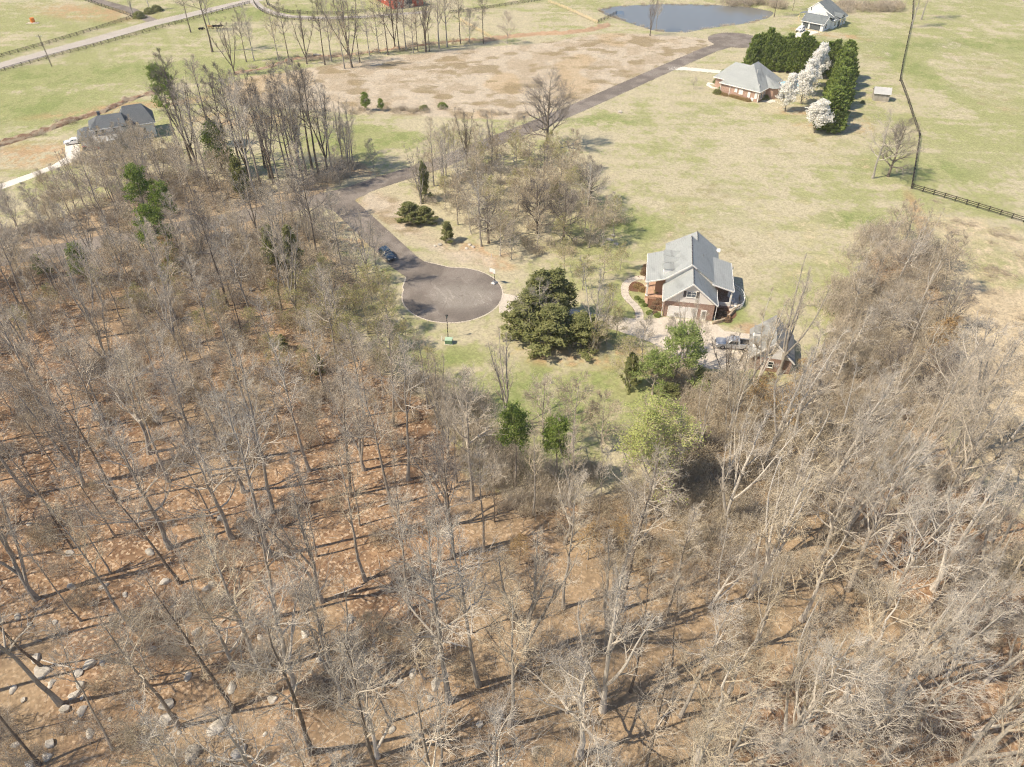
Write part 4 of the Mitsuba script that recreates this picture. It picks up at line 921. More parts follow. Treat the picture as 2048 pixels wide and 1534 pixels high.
# ---------------------------------------------------------------- trees: growth
def nrm(a): return a / (np.linalg.norm(a, axis=-1, keepdims=True) + 1e-9)


def tubes(P, R, sides):
    """N polylines (N, K, 3) with radii (N, K) as tubes."""
    N, K, _ = P.shape; t = nrm(np.gradient(P, axis=1))
    a = nrm(np.cross(t, np.where(np.abs(t[..., 2:]) < .9, [0, 0, 1.0], [1.0, 0, 0]))); b = np.cross(t, a)
    w = np.arange(sides) * 2 * np.pi / sides
    v = P[:, :, None] + R[..., None, None] * (np.cos(w)[:, None] * a[:, :, None] + np.sin(w)[:, None] * b[:, :, None])
    n, k, s = np.meshgrid(np.arange(N), np.arange(K - 1), np.arange(sides), indexing='ij')
    o = (n * K + k) * sides; s2 = (s + 1) % sides
    q = np.stack([o + s, o + s2, o + sides + s2, o + sides + s], -1).reshape(-1, 4)
    return v.reshape(-1, 3), np.vstack([q[:, :3], q[:, [0, 2, 3]]])


def spikes(A, B, R):
    """twigs: three-sided points from A to B."""
    d = nrm(B - A); a = nrm(np.cross(d, np.where(np.abs(d[:, 2:]) < .9, [0, 0, 1.0], [1.0, 0, 0]))); b = np.cross(d, a); R = R[:, None]
    v = np.stack([A + a * R, A - a * R * .5 + b * R * .87, A - a * R * .5 - b * R * .87, B], 1).reshape(-1, 3)
    i = np.arange(len(A)) * 4
    return v, np.vstack([np.stack([i, i + 1, i + 3], 1), np.stack([i + 1, i + 2, i + 3], 1), np.stack([i + 2, i, i + 3], 1)])


def grow(rng, P, R, n, t0, t1, length, ang, up, wob, K, rr, rend=.25, az0=None):
    """n shoots on each polyline; length(t) in metres; ang in degrees from the parent's direction."""
    N, KK, _ = P.shape
    t = t0 + (t1 - t0) * (np.arange(n)[None, :] + rng.uniform(.05, .95, (N, n))) / n
    x = t * (KK - 1); i = np.minimum(x.astype(int), KK - 2); f = (x - i)[..., None]; idx = np.arange(N)[:, None]
    base = P[idx, i] * (1 - f) + P[idx, i + 1] * f; r = R[idx, i] * (1 - f[..., 0]) + R[idx, i + 1] * f[..., 0]
    tan = nrm(P[idx, i + 1] - P[idx, i]).reshape(-1, 3)
    az = (np.arange(n)[None, :] * 2.4 + rng.uniform(0, 6.28, (N, 1)) + rng.normal(0, .5, (N, n))).ravel()
    a = nrm(np.cross(tan, np.where(np.abs(tan[:, 2:]) < .9, [0, 0, 1.0], [1.0, 0, 0]))); b = np.cross(tan, a)
    an = np.radians(ang + rng.normal(0, ang * .22, N * n))[:, None]
    d = tan * np.cos(an) + (a * np.cos(az)[:, None] + b * np.sin(az)[:, None]) * np.sin(an)
    L = (length(t.ravel()) * rng.uniform(.7, 1.25, N * n)).clip(.15)[:, None]
    p = base.reshape(-1, 3); out = [p]
    for k in range(K - 1):
        d = nrm(d + [0, 0, up] + rng.normal(0, wob, d.shape)); p = p + d * L / (K - 1); out.append(p)
    r0 = np.minimum(r.ravel() * rr, r.ravel() * .9)
    return np.stack(out, 1), r0[:, None] * np.linspace(1, rend, K)[None, :], t.ravel()


def trunk_line(rng, h, r0, K=11, wob=.25, lean=0.0, rend=.12):
    z = np.linspace(-.4, h, K); off = np.cumsum(rng.normal(0, wob, (K, 2)) * (np.arange(K)[:, None] > 0), 0) * .5
    off[:, 0] += lean * z; P = np.column_stack([off, z]); t = np.linspace(0, 1, K)
    R = r0 * ((1 - t) * (1 - rend) + rend); R[0] *= 1.55; R[1] *= 1.05
    return P[None], R[None]


def bare_tree(seed, h=24, r0=.26, first=.42, n1=15, l1=7.5, a1=42, up1=.16, wob=.14, n2=6, n3=5, n4=4, twig=.017, forks=0, spread=1.0, w1=.12, w2=.11):
    """(trunk, crown, tips) of a leafless tree."""
    rng = np.random.default_rng(seed)
    P, R = trunk_line(rng, h, r0, wob=wob)
    trunk, crown = [tubes(P, R, 8)], []
    if forks:                                                              # stems that leave low down and rise with the trunk
        F, FR, _ = grow(rng, P, R, forks, .10, .38, lambda t: h * (.95 - t) * spread, 24, .16, .05, 10, .8, .12)
        trunk.append(tubes(F, FR, 6)); P0, R0 = [P, F], [R, FR]
    else: P0, R0 = [P], [R]
    tips = []
    for Pk, Rk in zip(P0, R0):
        f = first if Pk is P or not forks else .25
        B1, R1, t = grow(rng, Pk, Rk, n1 if Pk is P else max(6, n1 // 2), f, .985, lambda t: l1 * (1.12 - t) ** .8 * (1 if Pk is P else .75), a1, up1, w1, 7, .70, .2)
        crown.append(tubes(B1, R1, 5))
        ln = np.linalg.norm(B1[:, -1] - B1[:, 0], axis=1)
        B2, R2, _ = grow(rng, B1, R1, n2, .22, .98, lambda t: np.repeat(ln, n2) * .50 * (1.15 - t * .6), 38, .10, w2, 4, .70, .28)
        crown.append(tubes(B2, np.maximum(R2, twig * 1.1), 3))
        l2 = np.linalg.norm(B2[:, -1] - B2[:, 0], axis=1)
        B3, R3, _ = grow(rng, B2, R2, n3, .2, 1.0, lambda t: np.repeat(l2, n3) * .52, 33, .08, w2, 3, .8, .5)
        R3 = np.maximum(R3, twig)
        crown += [spikes(B3[:, 0], B3[:, 1] * .4 + B3[:, 2] * .6, R3[:, 0])]
        l3 = np.linalg.norm(B3[:, -1] - B3[:, 0], axis=1)
        B4, R4, _ = grow(rng, B3, R3, n4, .15, 1.0, lambda t: np.repeat(l3, n4) * .75 + .25, 30, .06, .12, 2, .9, .5)
        crown += [spikes(B4[:, 0], B4[:, 1], np.full(len(B4), twig * .85))]
        E4, _, _ = grow(rng, B1, R1, 10, .3, 1.0, lambda t: .35 + np.repeat(ln, 10) * .16, 45, .1, .2, 2, .5)
        crown += [spikes(E4[:, 0], E4[:, 1], np.full(len(E4), twig))]
        tips += [B4[:, 1], B3[:, 2], E4[:, 1]]
    return join(*trunk), join(*crown), np.vstack(tips)


def flakes(rng, C_, size, up=.4, squash=.5, aim=None):
    """small folded leaf sprays (two triangles each) at the points C_."""
    n = len(C_); d = rng.normal(size=(n, 3)); d[:, 2] = np.abs(d[:, 2]) * up + up * .4
    if aim is not None: d = nrm(d) + aim
    d = nrm(d); s = nrm(np.cross(d, rng.normal(size=(n, 3)))); w = np.cross(d, s)
    L = (size * rng.uniform(.6, 1.4, n))[:, None]
    v = np.stack([C_ - d * L * .35, C_ + s * L * squash * .5 + w * L * .10, C_ + d * L * .65, C_ - s * L * squash * .5 + w * L * .10], 1).reshape(-1, 3)
    i = np.arange(n) * 4
    return v, np.vstack([np.stack([i, i + 1, i + 2], 1), np.stack([i, i + 2, i + 3], 1)])


def cypress(seed, h=13, r=3.0, n=5200, full=.72):
    """dense columnar evergreen: tiers of upswept plumes round a hidden trunk."""
    rng = np.random.default_rng(seed); pts, aim = [], []
    plumes = int(n / 26)
    z0 = rng.uniform(.03, .99, plumes) ** .85; az = rng.uniform(0, 6.28, plumes)
    prof = lambda z: r * np.clip((1 - z) ** full * 1.08, .06, 1) * np.clip(.62 + z * 4, 0, 1)
    for z, a in zip(z0, az):
        R = prof(z) * rng.uniform(.72, 1.10); l = rng.uniform(.8, 1.7); k = 26; t = rng.uniform(0, 1, k)
        o = np.array([math.cos(a), math.sin(a), 0]); g = nrm(o * .55 + [0, 0, 1.0] + rng.normal(0, .12, 3))
        c = o * R * .82 + [0, 0, z * h * .96] + g * (t[:, None] - .35) * l + rng.normal(0, .17, (k, 3)) * (1.15 - t[:, None])
        pts.append(c); aim.append(np.repeat(g[None] * 1.3, k, 0))
    inner = int(n * .28); z = rng.uniform(.04, .92, inner); a = rng.uniform(0, 6.28, inner); rad = prof(z) * rng.uniform(.25, .8, inner)
    pts.append(np.column_stack([np.cos(a) * rad, np.sin(a) * rad, z * h])); aim.append(np.tile([0, 0, .7], (inner, 1)))
    c, aim = np.vstack(pts), np.vstack(aim)
    P, R = trunk_line(rng, h * .93, .18, wob=.05)
    return tubes(P, R, 6), flakes(rng, c, .56, aim=aim, squash=.55), None


def cedar(seed, h=9, r=3.0, n=4200, low=.02, full=.75, clump=.55):
    """red cedar: an uneven cone of dark sprays with gaps, dead twigs showing."""
    rng = np.random.default_rng(seed); P, R = trunk_line(rng, h, .2, wob=.1)
    B, BR, t = grow(rng, P, R, 46, low + .04, .98, lambda t: r * (1.06 - t) ** full * 1.15, 68, .10, .12, 5, .5, .2)
    sp, sr, _ = grow(rng, B, BR, 6, .3, 1.0, lambda t: np.full(len(t), clump * 1.6), 45, .12, .2, 3, .6)
    k = max(1, n // len(sp)); c = np.repeat(sp[:, 1], k, 0) + rng.normal(0, clump * .42, (len(sp) * k, 3)) * [1, 1, .7]
    return join(tubes(P, R, 6), tubes(B, BR, 4)), flakes(rng, c, .40, squash=.5), None


def pine(seed, h=17, first=.55, n1=20, l1=4.0, n=4200, ball=.6):
    """pine: a bare pole, ascending limbs and tufts of needles at their ends."""
    rng = np.random.default_rng(seed); P, R = trunk_line(rng, h, .24, wob=.16)
    B, BR, t = grow(rng, P, R, n1, first, .985, lambda t: l1 * (1.08 - t) ** .55, 62, .13, .12, 6, .45, .3)
    sp, sr, _ = grow(rng, B, BR, 7, .40, 1.0, lambda t: np.full(len(t), 1.0), 45, .2, .2, 3, .6)
    k = max(1, n // len(sp)); c = np.repeat(sp[:, 2], k, 0) + rng.normal(0, ball * .55, (len(sp) * k, 3)) * [1, 1, .62]
    return join(tubes(P, R, 7), tubes(B, BR, 4), tubes(sp, np.maximum(sr, .02), 3)), flakes(rng, c, .46, up=.9, squash=.34), None


def bush(seed, r=1.0, h=1.0, n=900, size=.22):
    rng = np.random.default_rng(seed); d = nrm(rng.normal(size=(n, 3))); d[:, 2] = np.abs(d[:, 2])
    q = d * rng.uniform(.55, 1, (n, 1)) ** .5; q *= (1 + .35 * (meshkit.noise(d * 2.2 + seed, seed)[:, None] - .5))
    c = q * [r, r, h]; k = 7; a = np.arange(k) * 6.28 / k; e = np.column_stack([np.cos(a) * r * .6, np.sin(a) * r * .6, np.full(k, h * .7)])
    return spikes(np.tile([0, 0, -.1], (k, 1)), e, np.full(k, .04)), flakes(rng, c, size), None


def tangle(seed, r=2.2, h=2.2, n=26, twig=.014):
    """brushwood: a thicket of thin stems and twigs."""
    rng = np.random.default_rng(seed); o = rng.uniform(-1, 1, (n, 2)) * r
    P = np.stack([np.column_stack([o[:, 0], o[:, 1], np.full(n, -.1)])] * 2, 1); P[:, 1, 2] = .4
    S, SR, _ = grow(rng, P, np.full((n, 2), .035), 2, 0, .6, lambda t: h * rng.uniform(.5, 1.2, len(t)), 24, .06, .14, 4, .9, .4)
    A, AR, _ = grow(rng, S, SR, 5, .2, 1, lambda t: np.full(len(t), h * .38), 40, .05, .2, 3, .8)
    B_, _, _ = grow(rng, A, AR, 5, .1, 1, lambda t: np.full(len(t), h * .22), 40, .05, .25, 2, .8)
    return join(tubes(S, SR, 3), spikes(A[:, 0], A[:, 2], np.full(len(A), twig)), spikes(B_[:, 0], B_[:, 1], np.full(len(B_), twig * .8)))


# ---------------------------------------------------------------- trees: one of each sort, as a group of parts
def sort(key, parts):
    scene[key] = {'type': 'shapegroup', **{n: mikit.ply(m, mat, smooth=False) for n, m, mat in parts}}
    return key


SORT = {}


def bare(name, bark_, twig_, leaf=None, nleaf=0, lsize=.16, **k):
    t, c, tips = bare_tree(**k); parts = [('trunk', t, bark_), ('crown', c, twig_)]
    if leaf:
        r = np.random.default_rng(k['seed'] + 99); q = tips[r.integers(len(tips), size=nleaf)] + r.normal(0, .14, (nleaf, 3))
        parts.append(('leaves', flakes(r, q, lsize, squash=.7), leaf))
    SORT[name] = sort('sort_' + name, parts)


TALL = dict(h=25, r0=.29, first=.45, n1=18, l1=8.0, a1=48, up1=.09, n2=6, n3=5, n4=4, twig=.018)
for i, (bk_, tw) in enumerate((('bark_grey', 'twig_grey'), ('bark_grey', 'twig_mauve'), ('bark_mauve', 'twig_mauve'), ('bark_dark', 'twig_dark'), ('bark_grey', 'twig_tan'), ('bark_mauve', 'twig_grey'))):
    bare(f'tall{i}', bk_, tw, seed=100 + i, **{**TALL, 'first': .30 + .05 * (i % 4), 'l1': 7.4 + .8 * (i % 3), 'wob': .12 + .06 * (i % 3)})
for i, (bk_, tw) in enumerate((('bark_grey', 'twig_grey'), ('bark_grey', 'twig_tan'), ('bark_mauve', 'twig_mauve'), ('bark_dark', 'twig_mauve'), ('bark_grey', 'twig_grey'))):
    bare(f'open{i}', bk_, tw, seed=150 + i, h=27, r0=.27, first=.42 + .06 * (i % 3), n1=15, l1=7.4 + .7 * (i % 3), a1=44, up1=.12, w1=.17, n2=6, n3=4, n4=3, twig=.0165, wob=.16 + .08 * (i % 3))
for i, (bk_, tw) in enumerate((('bark_grey', 'twig_grey'), ('bark_dark', 'twig_mauve'), ('bark_mauve', 'twig_grey'))):
    bare(f'pole{i}', bk_, tw, seed=170 + i, h=22, r0=.15, first=.45 + .06 * i, n1=13, l1=4.6, a1=42, up1=.12, w1=.16, n2=5, n3=4, n4=3, twig=.0155, wob=.2)
for i, (bk_, tw) in enumerate((('bark_pale', 'twig_grey'), ('bark_pale', 'twig_tan'), ('bark_grey', 'twig_grey'))):
    bare(f'broad{i}', bk_, tw, seed=200 + i, h=19, r0=.34, first=.28, n1=13, l1=10.5, a1=56, up1=.12, w1=.28, n2=6, n3=4, n4=4, wob=.3, twig=.0175)
for i, (bk_, tw) in enumerate((('bark_pale', 'twig_grey'), ('bark_pale', 'twig_tan'), ('bark_grey', 'twig_mauve'), ('bark_dark', 'twig_dark'))):
    bare(f'multi{i}', bk_, tw, seed=300 + i, h=22, r0=.30, first=.42, n1=12, l1=5.6, a1=33, up1=.17, forks=3 + i % 2, n2=6, n3=4, n4=2, wob=.22, w1=.09, w2=.08, twig=.0165)
for i, (bk_, tw) in enumerate((('bark_grey', 'twig_mauve'), ('bark_mauve', 'twig_grey'), ('bark_pale', 'twig_tan'), ('bark_grey', 'twig_tan'))):
    bare(f'small{i}', bk_, tw, seed=400 + i, h=11, r0=.13, first=.22, n1=18, l1=5.2, a1=52, up1=.06, n2=7, n3=4, n4=4, wob=.2, twig=.016)
for i in range(3):
    bare(f'bud{i}', 'bark_grey', 'twig_tan', leaf='leaf_bud', nleaf=2600, lsize=.15, seed=500 + i, h=12, r0=.15, first=.22, n1=18, l1=5.6, a1=54, up1=.05, n2=7, n3=4, n4=4, wob=.2, twig=.015)
bare('lime', 'bark_pale', 'twig_tan', leaf='leaf_lime', nleaf=10000, lsize=.20, seed=520, h=17, r0=.2, first=.22, n1=18, l1=7.6, a1=42, up1=.16, n2=6, n3=5, n4=4, forks=2, wob=.2)
bare('rust', 'bark_grey', 'twig_tan', leaf='leaf_rust', nleaf=4200, lsize=.2, seed=530, h=9, r0=.14, first=.15, n1=17, l1=3.9, a1=50, up1=.1, n2=6, n3=4, n4=4)
bare('tan', 'bark_grey', 'twig_tan', leaf='leaf_tan', nleaf=3000, lsize=.17, seed=540, h=11, r0=.14, first=.18, n1=16, l1=4.6, a1=46, up1=.12, n2=6, n3=4, n4=4)
for i in range(3): bare(f'pear{i}', 'bark_dark', 'bark_dark', leaf='blossom_white', nleaf=17000, lsize=.35, seed=560 + i, h=9.6, r0=.17, first=.12, n1=22, l1=4.3, a1=46, up1=.22, n2=6, n3=5, n4=4, twig=.012)
for i in range(3): SORT[f'cypress{i}'] = sort(f'sort_cypress{i}', [(n, m, mt) for n, m, mt in zip(('trunk', 'foliage'), cypress(600 + i, 13, 2.9, 7600)[:2], ('bark_dark', 'leaf_cypress'))])
for i in range(3): SORT[f'cedar{i}'] = sort(f'sort_cedar{i}', [(n, m, mt) for n, m, mt in zip(('trunk', 'foliage'), cedar(620 + i, 9, 3.2, 9000)[:2], ('bark_grey', 'leaf_cedar'))])
for i in range(2): SORT[f'pine{i}'] = sort(f'sort_pine{i}', [(n, m, mt) for n, m, mt in zip(('trunk', 'foliage'), pine(640 + i)[:2], ('bark_mauve', 'leaf_pine'))])
SORT['palepine'] = sort('sort_palepine', [(n, m, mt) for n, m, mt in zip(('trunk', 'foliage'), pine(650, 12, .26, 22, 4.8, 4200, .55)[:2], ('bark_mauve', 'leaf_pale_pine'))])
SORT['scrubpine'] = sort('sort_scrubpine', [(n, m, mt) for n, m, mt in zip(('trunk', 'foliage'), pine(651, 10, .12, 26, 3.6, 6500, .7)[:2], ('bark_mauve', 'leaf_pine'))])
for nm, mt in (('shrub', 'leaf_shrub'), ('hedge', 'leaf_hedge'), ('darkshrub', 'leaf_cedar'), ('brownshrub', 'leaf_brown')):
    SORT[nm] = sort('sort_' + nm, [(n, m, mm) for n, m, mm in zip(('stem', 'foliage'), bush(700 + len(nm))[:2], ('bark_dark', mt))])
for i in range(2): bare(f'round{i}', 'bark_dark', 'twig_dark', seed=450 + i, h=17, r0=.40, first=.18, n1=24, l1=9.2, a1=56, up1=.05, n2=7, n3=5, n4=4, wob=.2, twig=.02)
for i, mt in enumerate(('twig_mauve', 'twig_tan', 'twig_grey')): sort(f'sort_tangle{i}', [('undergrowth', tangle(720 + i), mt)])

tr_rng = np.random.default_rng(77)
PLANTED = []


def plant(sort_, px, size, name, label, cat='tree', group=None, lean=None, deg=None, at=None, sink=0.0):
    x, y = G(*px)[:2] if at is None else at
    key = thing(name, label, cat, group)
    size = size if np.ndim(size) else (size, size, size)
    m = mat4([x, y, hz(x, y) - .05 - sink], tr_rng.uniform(0, 360) if deg is None else deg) @ np.diag([*size, 1.0])
    if lean is not None:
        s = np.eye(4); s[0, 2], s[1, 2] = lean; s[:3, 3] = 0
        o = np.eye(4); o[:3, 3] = m[:3, 3]; io = np.eye(4); io[:3, 3] = -m[:3, 3]; m = o @ s @ io @ m
    scene[key] = {'type': 'instance', 'group': {'type': 'ref', 'id': SORT[sort_]}, 'to_world': T(m)}
    PLANTED.append((x, y)); return key

# ---------------------------------------------------------------- planting: trees one can point to
FINE = [('broad0', (1160, 1512), 1.0, 'pale crooked oak-like tree with wide low limbs at the bottom centre'), ('broad1', (1388, 1528), 1.05, 'pale spreading tree at the bottom edge right of the crooked wide tree'),
        ('tall0', (898, 1404), 1.18, 'tall straight grey trunk bare of limbs in the middle foreground'), ('multi0', (755, 1512), .80, 'pair of slender pale stems forking near the bottom edge left of centre'),
        ('tall4', (522, 1345), 1.0, 'grey tree with a crooked white limb reaching right on the left slope'), ('broad2', (480, 1352), .85, 'bent grey tree with twisted pale branches on the lower left slope'),
        ('multi0', (1205, 1420), 1.10, 'broad fan of pale stems rising right of centre in the lower wood'), ('multi1', (1560, 1500), 1.05, 'pale fan-shaped tree clump leaning right at the lower right'), ('broad1', (1560, 1080), .90, 'pale forked tree with twisted white limbs below the small garage'),
        ('broad0', (1640, 1120), .85, 'white-limbed tree behind the pale forked tree on the right'), ('multi1', (1690, 1080), 1.0, 'cluster of pale rising stems in the right-hand wood'), ('multi0', (1865, 1180), 1.0, 'pale-stemmed tree leaning toward the straw slope on the right'),
        ('tall3', (905, 1110), .85, 'dark upright tree at the meadow edge left of the two small pines'), ('tall2', (945, 1000), .92, 'reddish dark trunk behind the small pines at the edge of the clearing'), ('multi2', (1012, 860), .82, 'bright forked tree standing behind the two small pines'),
        ('small0', (1085, 900), 1.2, 'small dark V-shaped tree alone at the clearing'), ('small2', (1140, 905), 1.25, 'thin pale forked tree right of the small V-shaped tree'), ('small2', (1205, 905), 1.05, 'slim white sapling left of the lime green tree'),
        ('round0', (1093, 298), (1.2, 1.2, 1.08), 'lone bare tree beside the lane casting a round shadow on the lawn'), ('broad2', (1745, 356), .80, 'pale bare tree with a broken side limb by the right-hand fence'), ('round1', (1776, 353), .80, 'bare fan-shaped tree next to the fence corner'),
        ('tall3', (640, 548), .92, 'dark bare tree casting its shadow across the asphalt by the parked car'), ('tall2', (686, 548), .72, 'leaning bare tree between the parked car and the dark cedars'), ('tall3', (455, 612), .9, 'tall dark trunk at the left end of the cedar group'),
        ('broad2', (963, 492), .62, 'gnarled dark tree with thick trunk at the front of the copse'), ('small2', (1000, 512), .9, 'thin pale trunk at the front edge of the copse'), ('small0', (1022, 520), .75, 'small dark tree nearest the turning circle in front of the copse'),
        ('multi0', (1185, 700), .75, 'pale forked tree growing out of the big cedar clump'), ('broad0', (1075, 668), .62, 'dead white branching tree in the middle of the big cedar clump'), ('multi2', (1555, 748), .90, 'bare forked tree growing close against the small garage'),
        ('multi3', (1448, 775), .5, 'dark thin clump of stems in front of the silver pickup'), ('small0', (1395, 705), .72, 'bare spreading tree in front of the white garage door'), ('small1', (1340, 712), .78, 'grey twiggy tree on the left of the paved forecourt'), ('small3', (1468, 772), .65, 'bare tree standing at the lower edge of the paved forecourt'),
        ('multi3', (1300, 72), .62, 'dark double-trunked tree on the near bank of the pond'), ('tall1', (1312, 61), .50, 'slim pale tree on the near bank of the pond'), ('tall3', (1548, 34), .62, 'bare tree at the right-hand tip of the pond'), ('tall3', (1585, 21), .42, 'bare tree left of the white farmhouse'),
        ('tall4', (1822, 55), .8, 'bare pale tree leaning over the far end of the right fence'), ('tall1', (1842, 39), .9, 'tall tree in the right field near the far fence'), ('small1', (1387, 178), .33, 'tiny bare sapling on the lawn left of the hipped brick house'),
        ('tall3', (382, 65), .78, 'tall dark trunk beside the pale country road above the cows'), ('tall3', (425, 104), 1.1, 'very tall leaning trunk in the top left pasture'), ('tall2', (420, 53), .7, 'slim dark tree directly behind the tan cow'), ('multi3', (470, 150), .75, 'dark lower tree below the very tall leaning trunk'),
        ('multi2', (265, 27), .6, 'bare spreading tree at the gateway of the grey lane'), ('multi1', (300, 20), .6, 'bare twiggy tree by the gateway shrubs near the country road')]
for s, px, z, lab in FINE: plant(s, px, z, 'bare_tree', lab)

ORD = 'first second third fourth fifth sixth seventh eighth ninth tenth eleventh twelfth thirteenth fourteenth fifteenth sixteenth seventeenth eighteenth nineteenth twentieth twenty-first twenty-second twenty-third twenty-fourth twenty-fifth twenty-sixth twenty-seventh twenty-eighth'.split()
# the row of bare trees along the creek path
for i, (px, hh) in enumerate(sorted([((579, 124), 19), ((614, 128), 16), ((650, 130), 22), ((663, 123), 20), ((689, 138), 20), ((704, 135), 22), ((720, 125), 17), ((696, 112), 19), ((739, 111), 17), ((758, 106), 17), ((776, 110), 21), ((790, 95), 17), ((799, 101), 18), ((812, 101), 21),
                              ((827, 107), 16), ((836, 103), 15), ((852, 104), 21), ((859, 103), 15), ((878, 97), 25), ((894, 94), 24), ((921, 88), 18), ((940, 88), 12), ((967, 87), 17), ((1014, 88), 11), ((557, 121), 18), ((508, 121), 17), ((493, 124), 16)])):
    s = ['tall3', 'tall0', 'tall4', 'tall3', 'multi3'][i % 5] if hh > 14 else 'small0'
    plant(s, px, hh / {'tall': 25, 'mult': 21, 'smal': 11.5}[s[:4]], 'bare_tree', f'{ORD[i]} bare tree from the left in the row along the creek path', group='bare trees in the row along the creek')
# the stand of tall dark trees left of the lane
for i, px in enumerate(sorted([(440, 342), (466, 352), (497, 352), (520, 372), (540, 356), (548, 368), (560, 374), (575, 352), (590, 385), (600, 345), (612, 350), (625, 338), (640, 358), (655, 338), (665, 350), (480, 330), (585, 330), (530, 335), (510, 395), (608, 370), (400, 350), (385, 330), (418, 365)])):
    plant(['tall3', 'multi3', 'tall0', 'tall2', 'tall3'][i % 5], px, tr_rng.uniform(.85, 1.1), 'bare_tree', f'{ORD[i]} trunk from the left in the tall dark stand left of the lane', group='tall bare trees in the stand left of the lane')
for i, px in enumerate([(680, 372), (656, 375)]): plant('small0', px, .85 - .2 * i, 'bare_tree', ['small dark tree at the right edge of the tall stand near the lane', 'low bare tree second from the right edge of the tall stand'][i])
# the copse
cp = np.random.default_rng(9)
cs = []
while len(cs) < 58:
    px = (cp.uniform(830, 1235), cp.uniform(310, 512)); x, y = G(*px)[:2]
    if COPSE[0].contains(Point(x, y)) and all((x - a) ** 2 + (y - b_) ** 2 > 3.1 ** 2 for a, b_ in cs): cs.append((x, y))
for i, q in enumerate(cs):
    big = i % 3 == 0 and i % 2 == 0
    if i % 4 == 1: plant(f'bud{i % 3}', None, cp.uniform(.6, .9), 'budding_tree', 'bare tree flecked with yellow-green buds in the copse above the turning circle', group='budding trees in the copse', at=q)
    else: plant(['round0', 'broad0', 'broad2', 'round1'][i // 6 % 4] if big else ['small1', 'small2', 'small3'][i % 3], None, cp.uniform(.55, .7) if big else cp.uniform(.65, 1.0), 'bare_tree', 'leafless grey tree in the copse above the turning circle', group='bare trees in the copse', at=q)
for i, (px, s) in enumerate([((842, 408), 'multi2'), ((868, 372), 'tall4'), ((892, 352), 'multi2'), ((915, 420), 'tall5'), ((935, 340), 'multi3'), ((955, 395), 'tall4'), ((985, 330), 'multi2')]): plant(s, px, (.62, .68, .6, .64, .66, .6, .62)[i], 'bare_tree', f'{ORD[i]} of the taller bare trees from the left along the lane side of the copse', group='taller bare trees of the copse')
for i, px in enumerate([(120, 640), (210, 600), (300, 650), (420, 700), (520, 690), (360, 610), (450, 650), (60, 690), (620, 770), (560, 760)]): plant(f'bud{i % 3}', px, tr_rng.uniform(.5, .75), 'budding_tree', 'pale budding tree among the bare trees of the upper left wood', group='budding trees of the upper left wood')
# yellow-green budding growth
for i, px in enumerate([(720, 620), (745, 600), (700, 630), (790, 700), (800, 735), (815, 700), (650, 620), (620, 660), (580, 665), (680, 640), (745, 690), (770, 745)]): plant(f'bud{i % 3}', px, tr_rng.uniform(.32, .5), 'budding_shrub', 'low yellow-green budding shrub in the brush left of the turning circle', 'shrub', 'low budding shrubs left of the turning circle')
for i, px in enumerate([(560, 640), (600, 620), (640, 640), (665, 660), (700, 655), (735, 665), (760, 700), (690, 700), (720, 735), (640, 690), (780, 670), (600, 670), (660, 610), (775, 635), (745, 630)]):
    plant(f'bud{i % 3}', px, tr_rng.uniform(.62, .9), 'budding_tree', 'small tree flushed with yellow-green buds left of the turning circle', group='budding trees left of the turning circle')
for px, z, lab in (((1205, 560), .62, 'pale budding shrubby tree left of the garden path'), ((1165, 580), .62, 'budding tree directly above the big cedar clump'), ((1130, 545), .6, 'yellow-budded tree behind the top of the big cedar clump'), ((1215, 640), .6, 'budding low tree at the right side of the big cedar clump'), ((1095, 330), .55, 'bright yellow-green tree at the foot of the lone lane tree'),
                   ((1250, 770), .75, 'bare tree with faint green buds left of the pale green pine'), ((1240, 540), .5, 'low budding tree nearest the porch of the dormered house'), ((860, 765), .6, 'budding shrub tree at the wood edge below the utility box')):
    plant(f'bud{int(px[0]) % 3}', px, z, 'budding_tree', lab)
plant('lime', (1305, 1000), (1.15, 1.15, 1.0), 'budding_tree', 'lime green leafing tree below the forecourt, brightest in the wood')
plant('lime', (1345, 905), .45, 'budding_tree', 'small lime green tree behind the bright leafing tree')
plant('rust', (1862, 725), .95, 'rust_tree', 'orange-brown leafy tree at the edge of the straw slope'); plant('rust', (1885, 680), .6, 'rust_tree', 'small orange tree behind the orange-brown leafy tree')
for px, z, lab in (((1175, 1120), .62, 'tan-leaved bush tree in the middle of the lower wood'), ((1240, 1100), .55, 'tan leafy shrub right of the middle of the lower wood'), ((1510, 840), .8, 'tan-tinted tree below the small garage'), ((1590, 800), .7, 'second tan-tinted tree right below the small garage'), ((1560, 870), .85, 'tan-tinted tree lowest of those below the small garage'),
                   ((350, 560), .8, 'tan leafy tree left of the cedar group'), ((1040, 1130), .5, 'low tan-leaved shrub beside the pale fork in the lower wood'), ((560, 600), .6, 'tan leafy shrub beside the cedars near the turning circle')):
    plant('tan', px, z, 'tan_tree', lab)
for px, z in (((185, 322), .7), ((205, 330), .62), ((232, 326), .75), ((262, 322), .7), ((285, 330), .8), ((300, 318), .7), ((245, 335), .6), ((320, 338), .85), ((215, 318), .75), ((250, 318), .85), ((275, 312), .8), ((290, 305), .7)): plant(['small0', 'small1', 'small3'][int(px[0]) % 3], px, z, 'bare_tree', 'low bare tree screening the front of the grey-roofed house', group='bare trees in front of the grey-roofed house')
for px, z in (((1212, 688), .62), ((1190, 705), .55), ((1232, 672), .5)): plant(f'bud{int(px[0]) % 3}', px, z, 'budding_tree', 'low budding tree spreading from the right side of the cedar clump', group='budding trees right of the cedar clump')
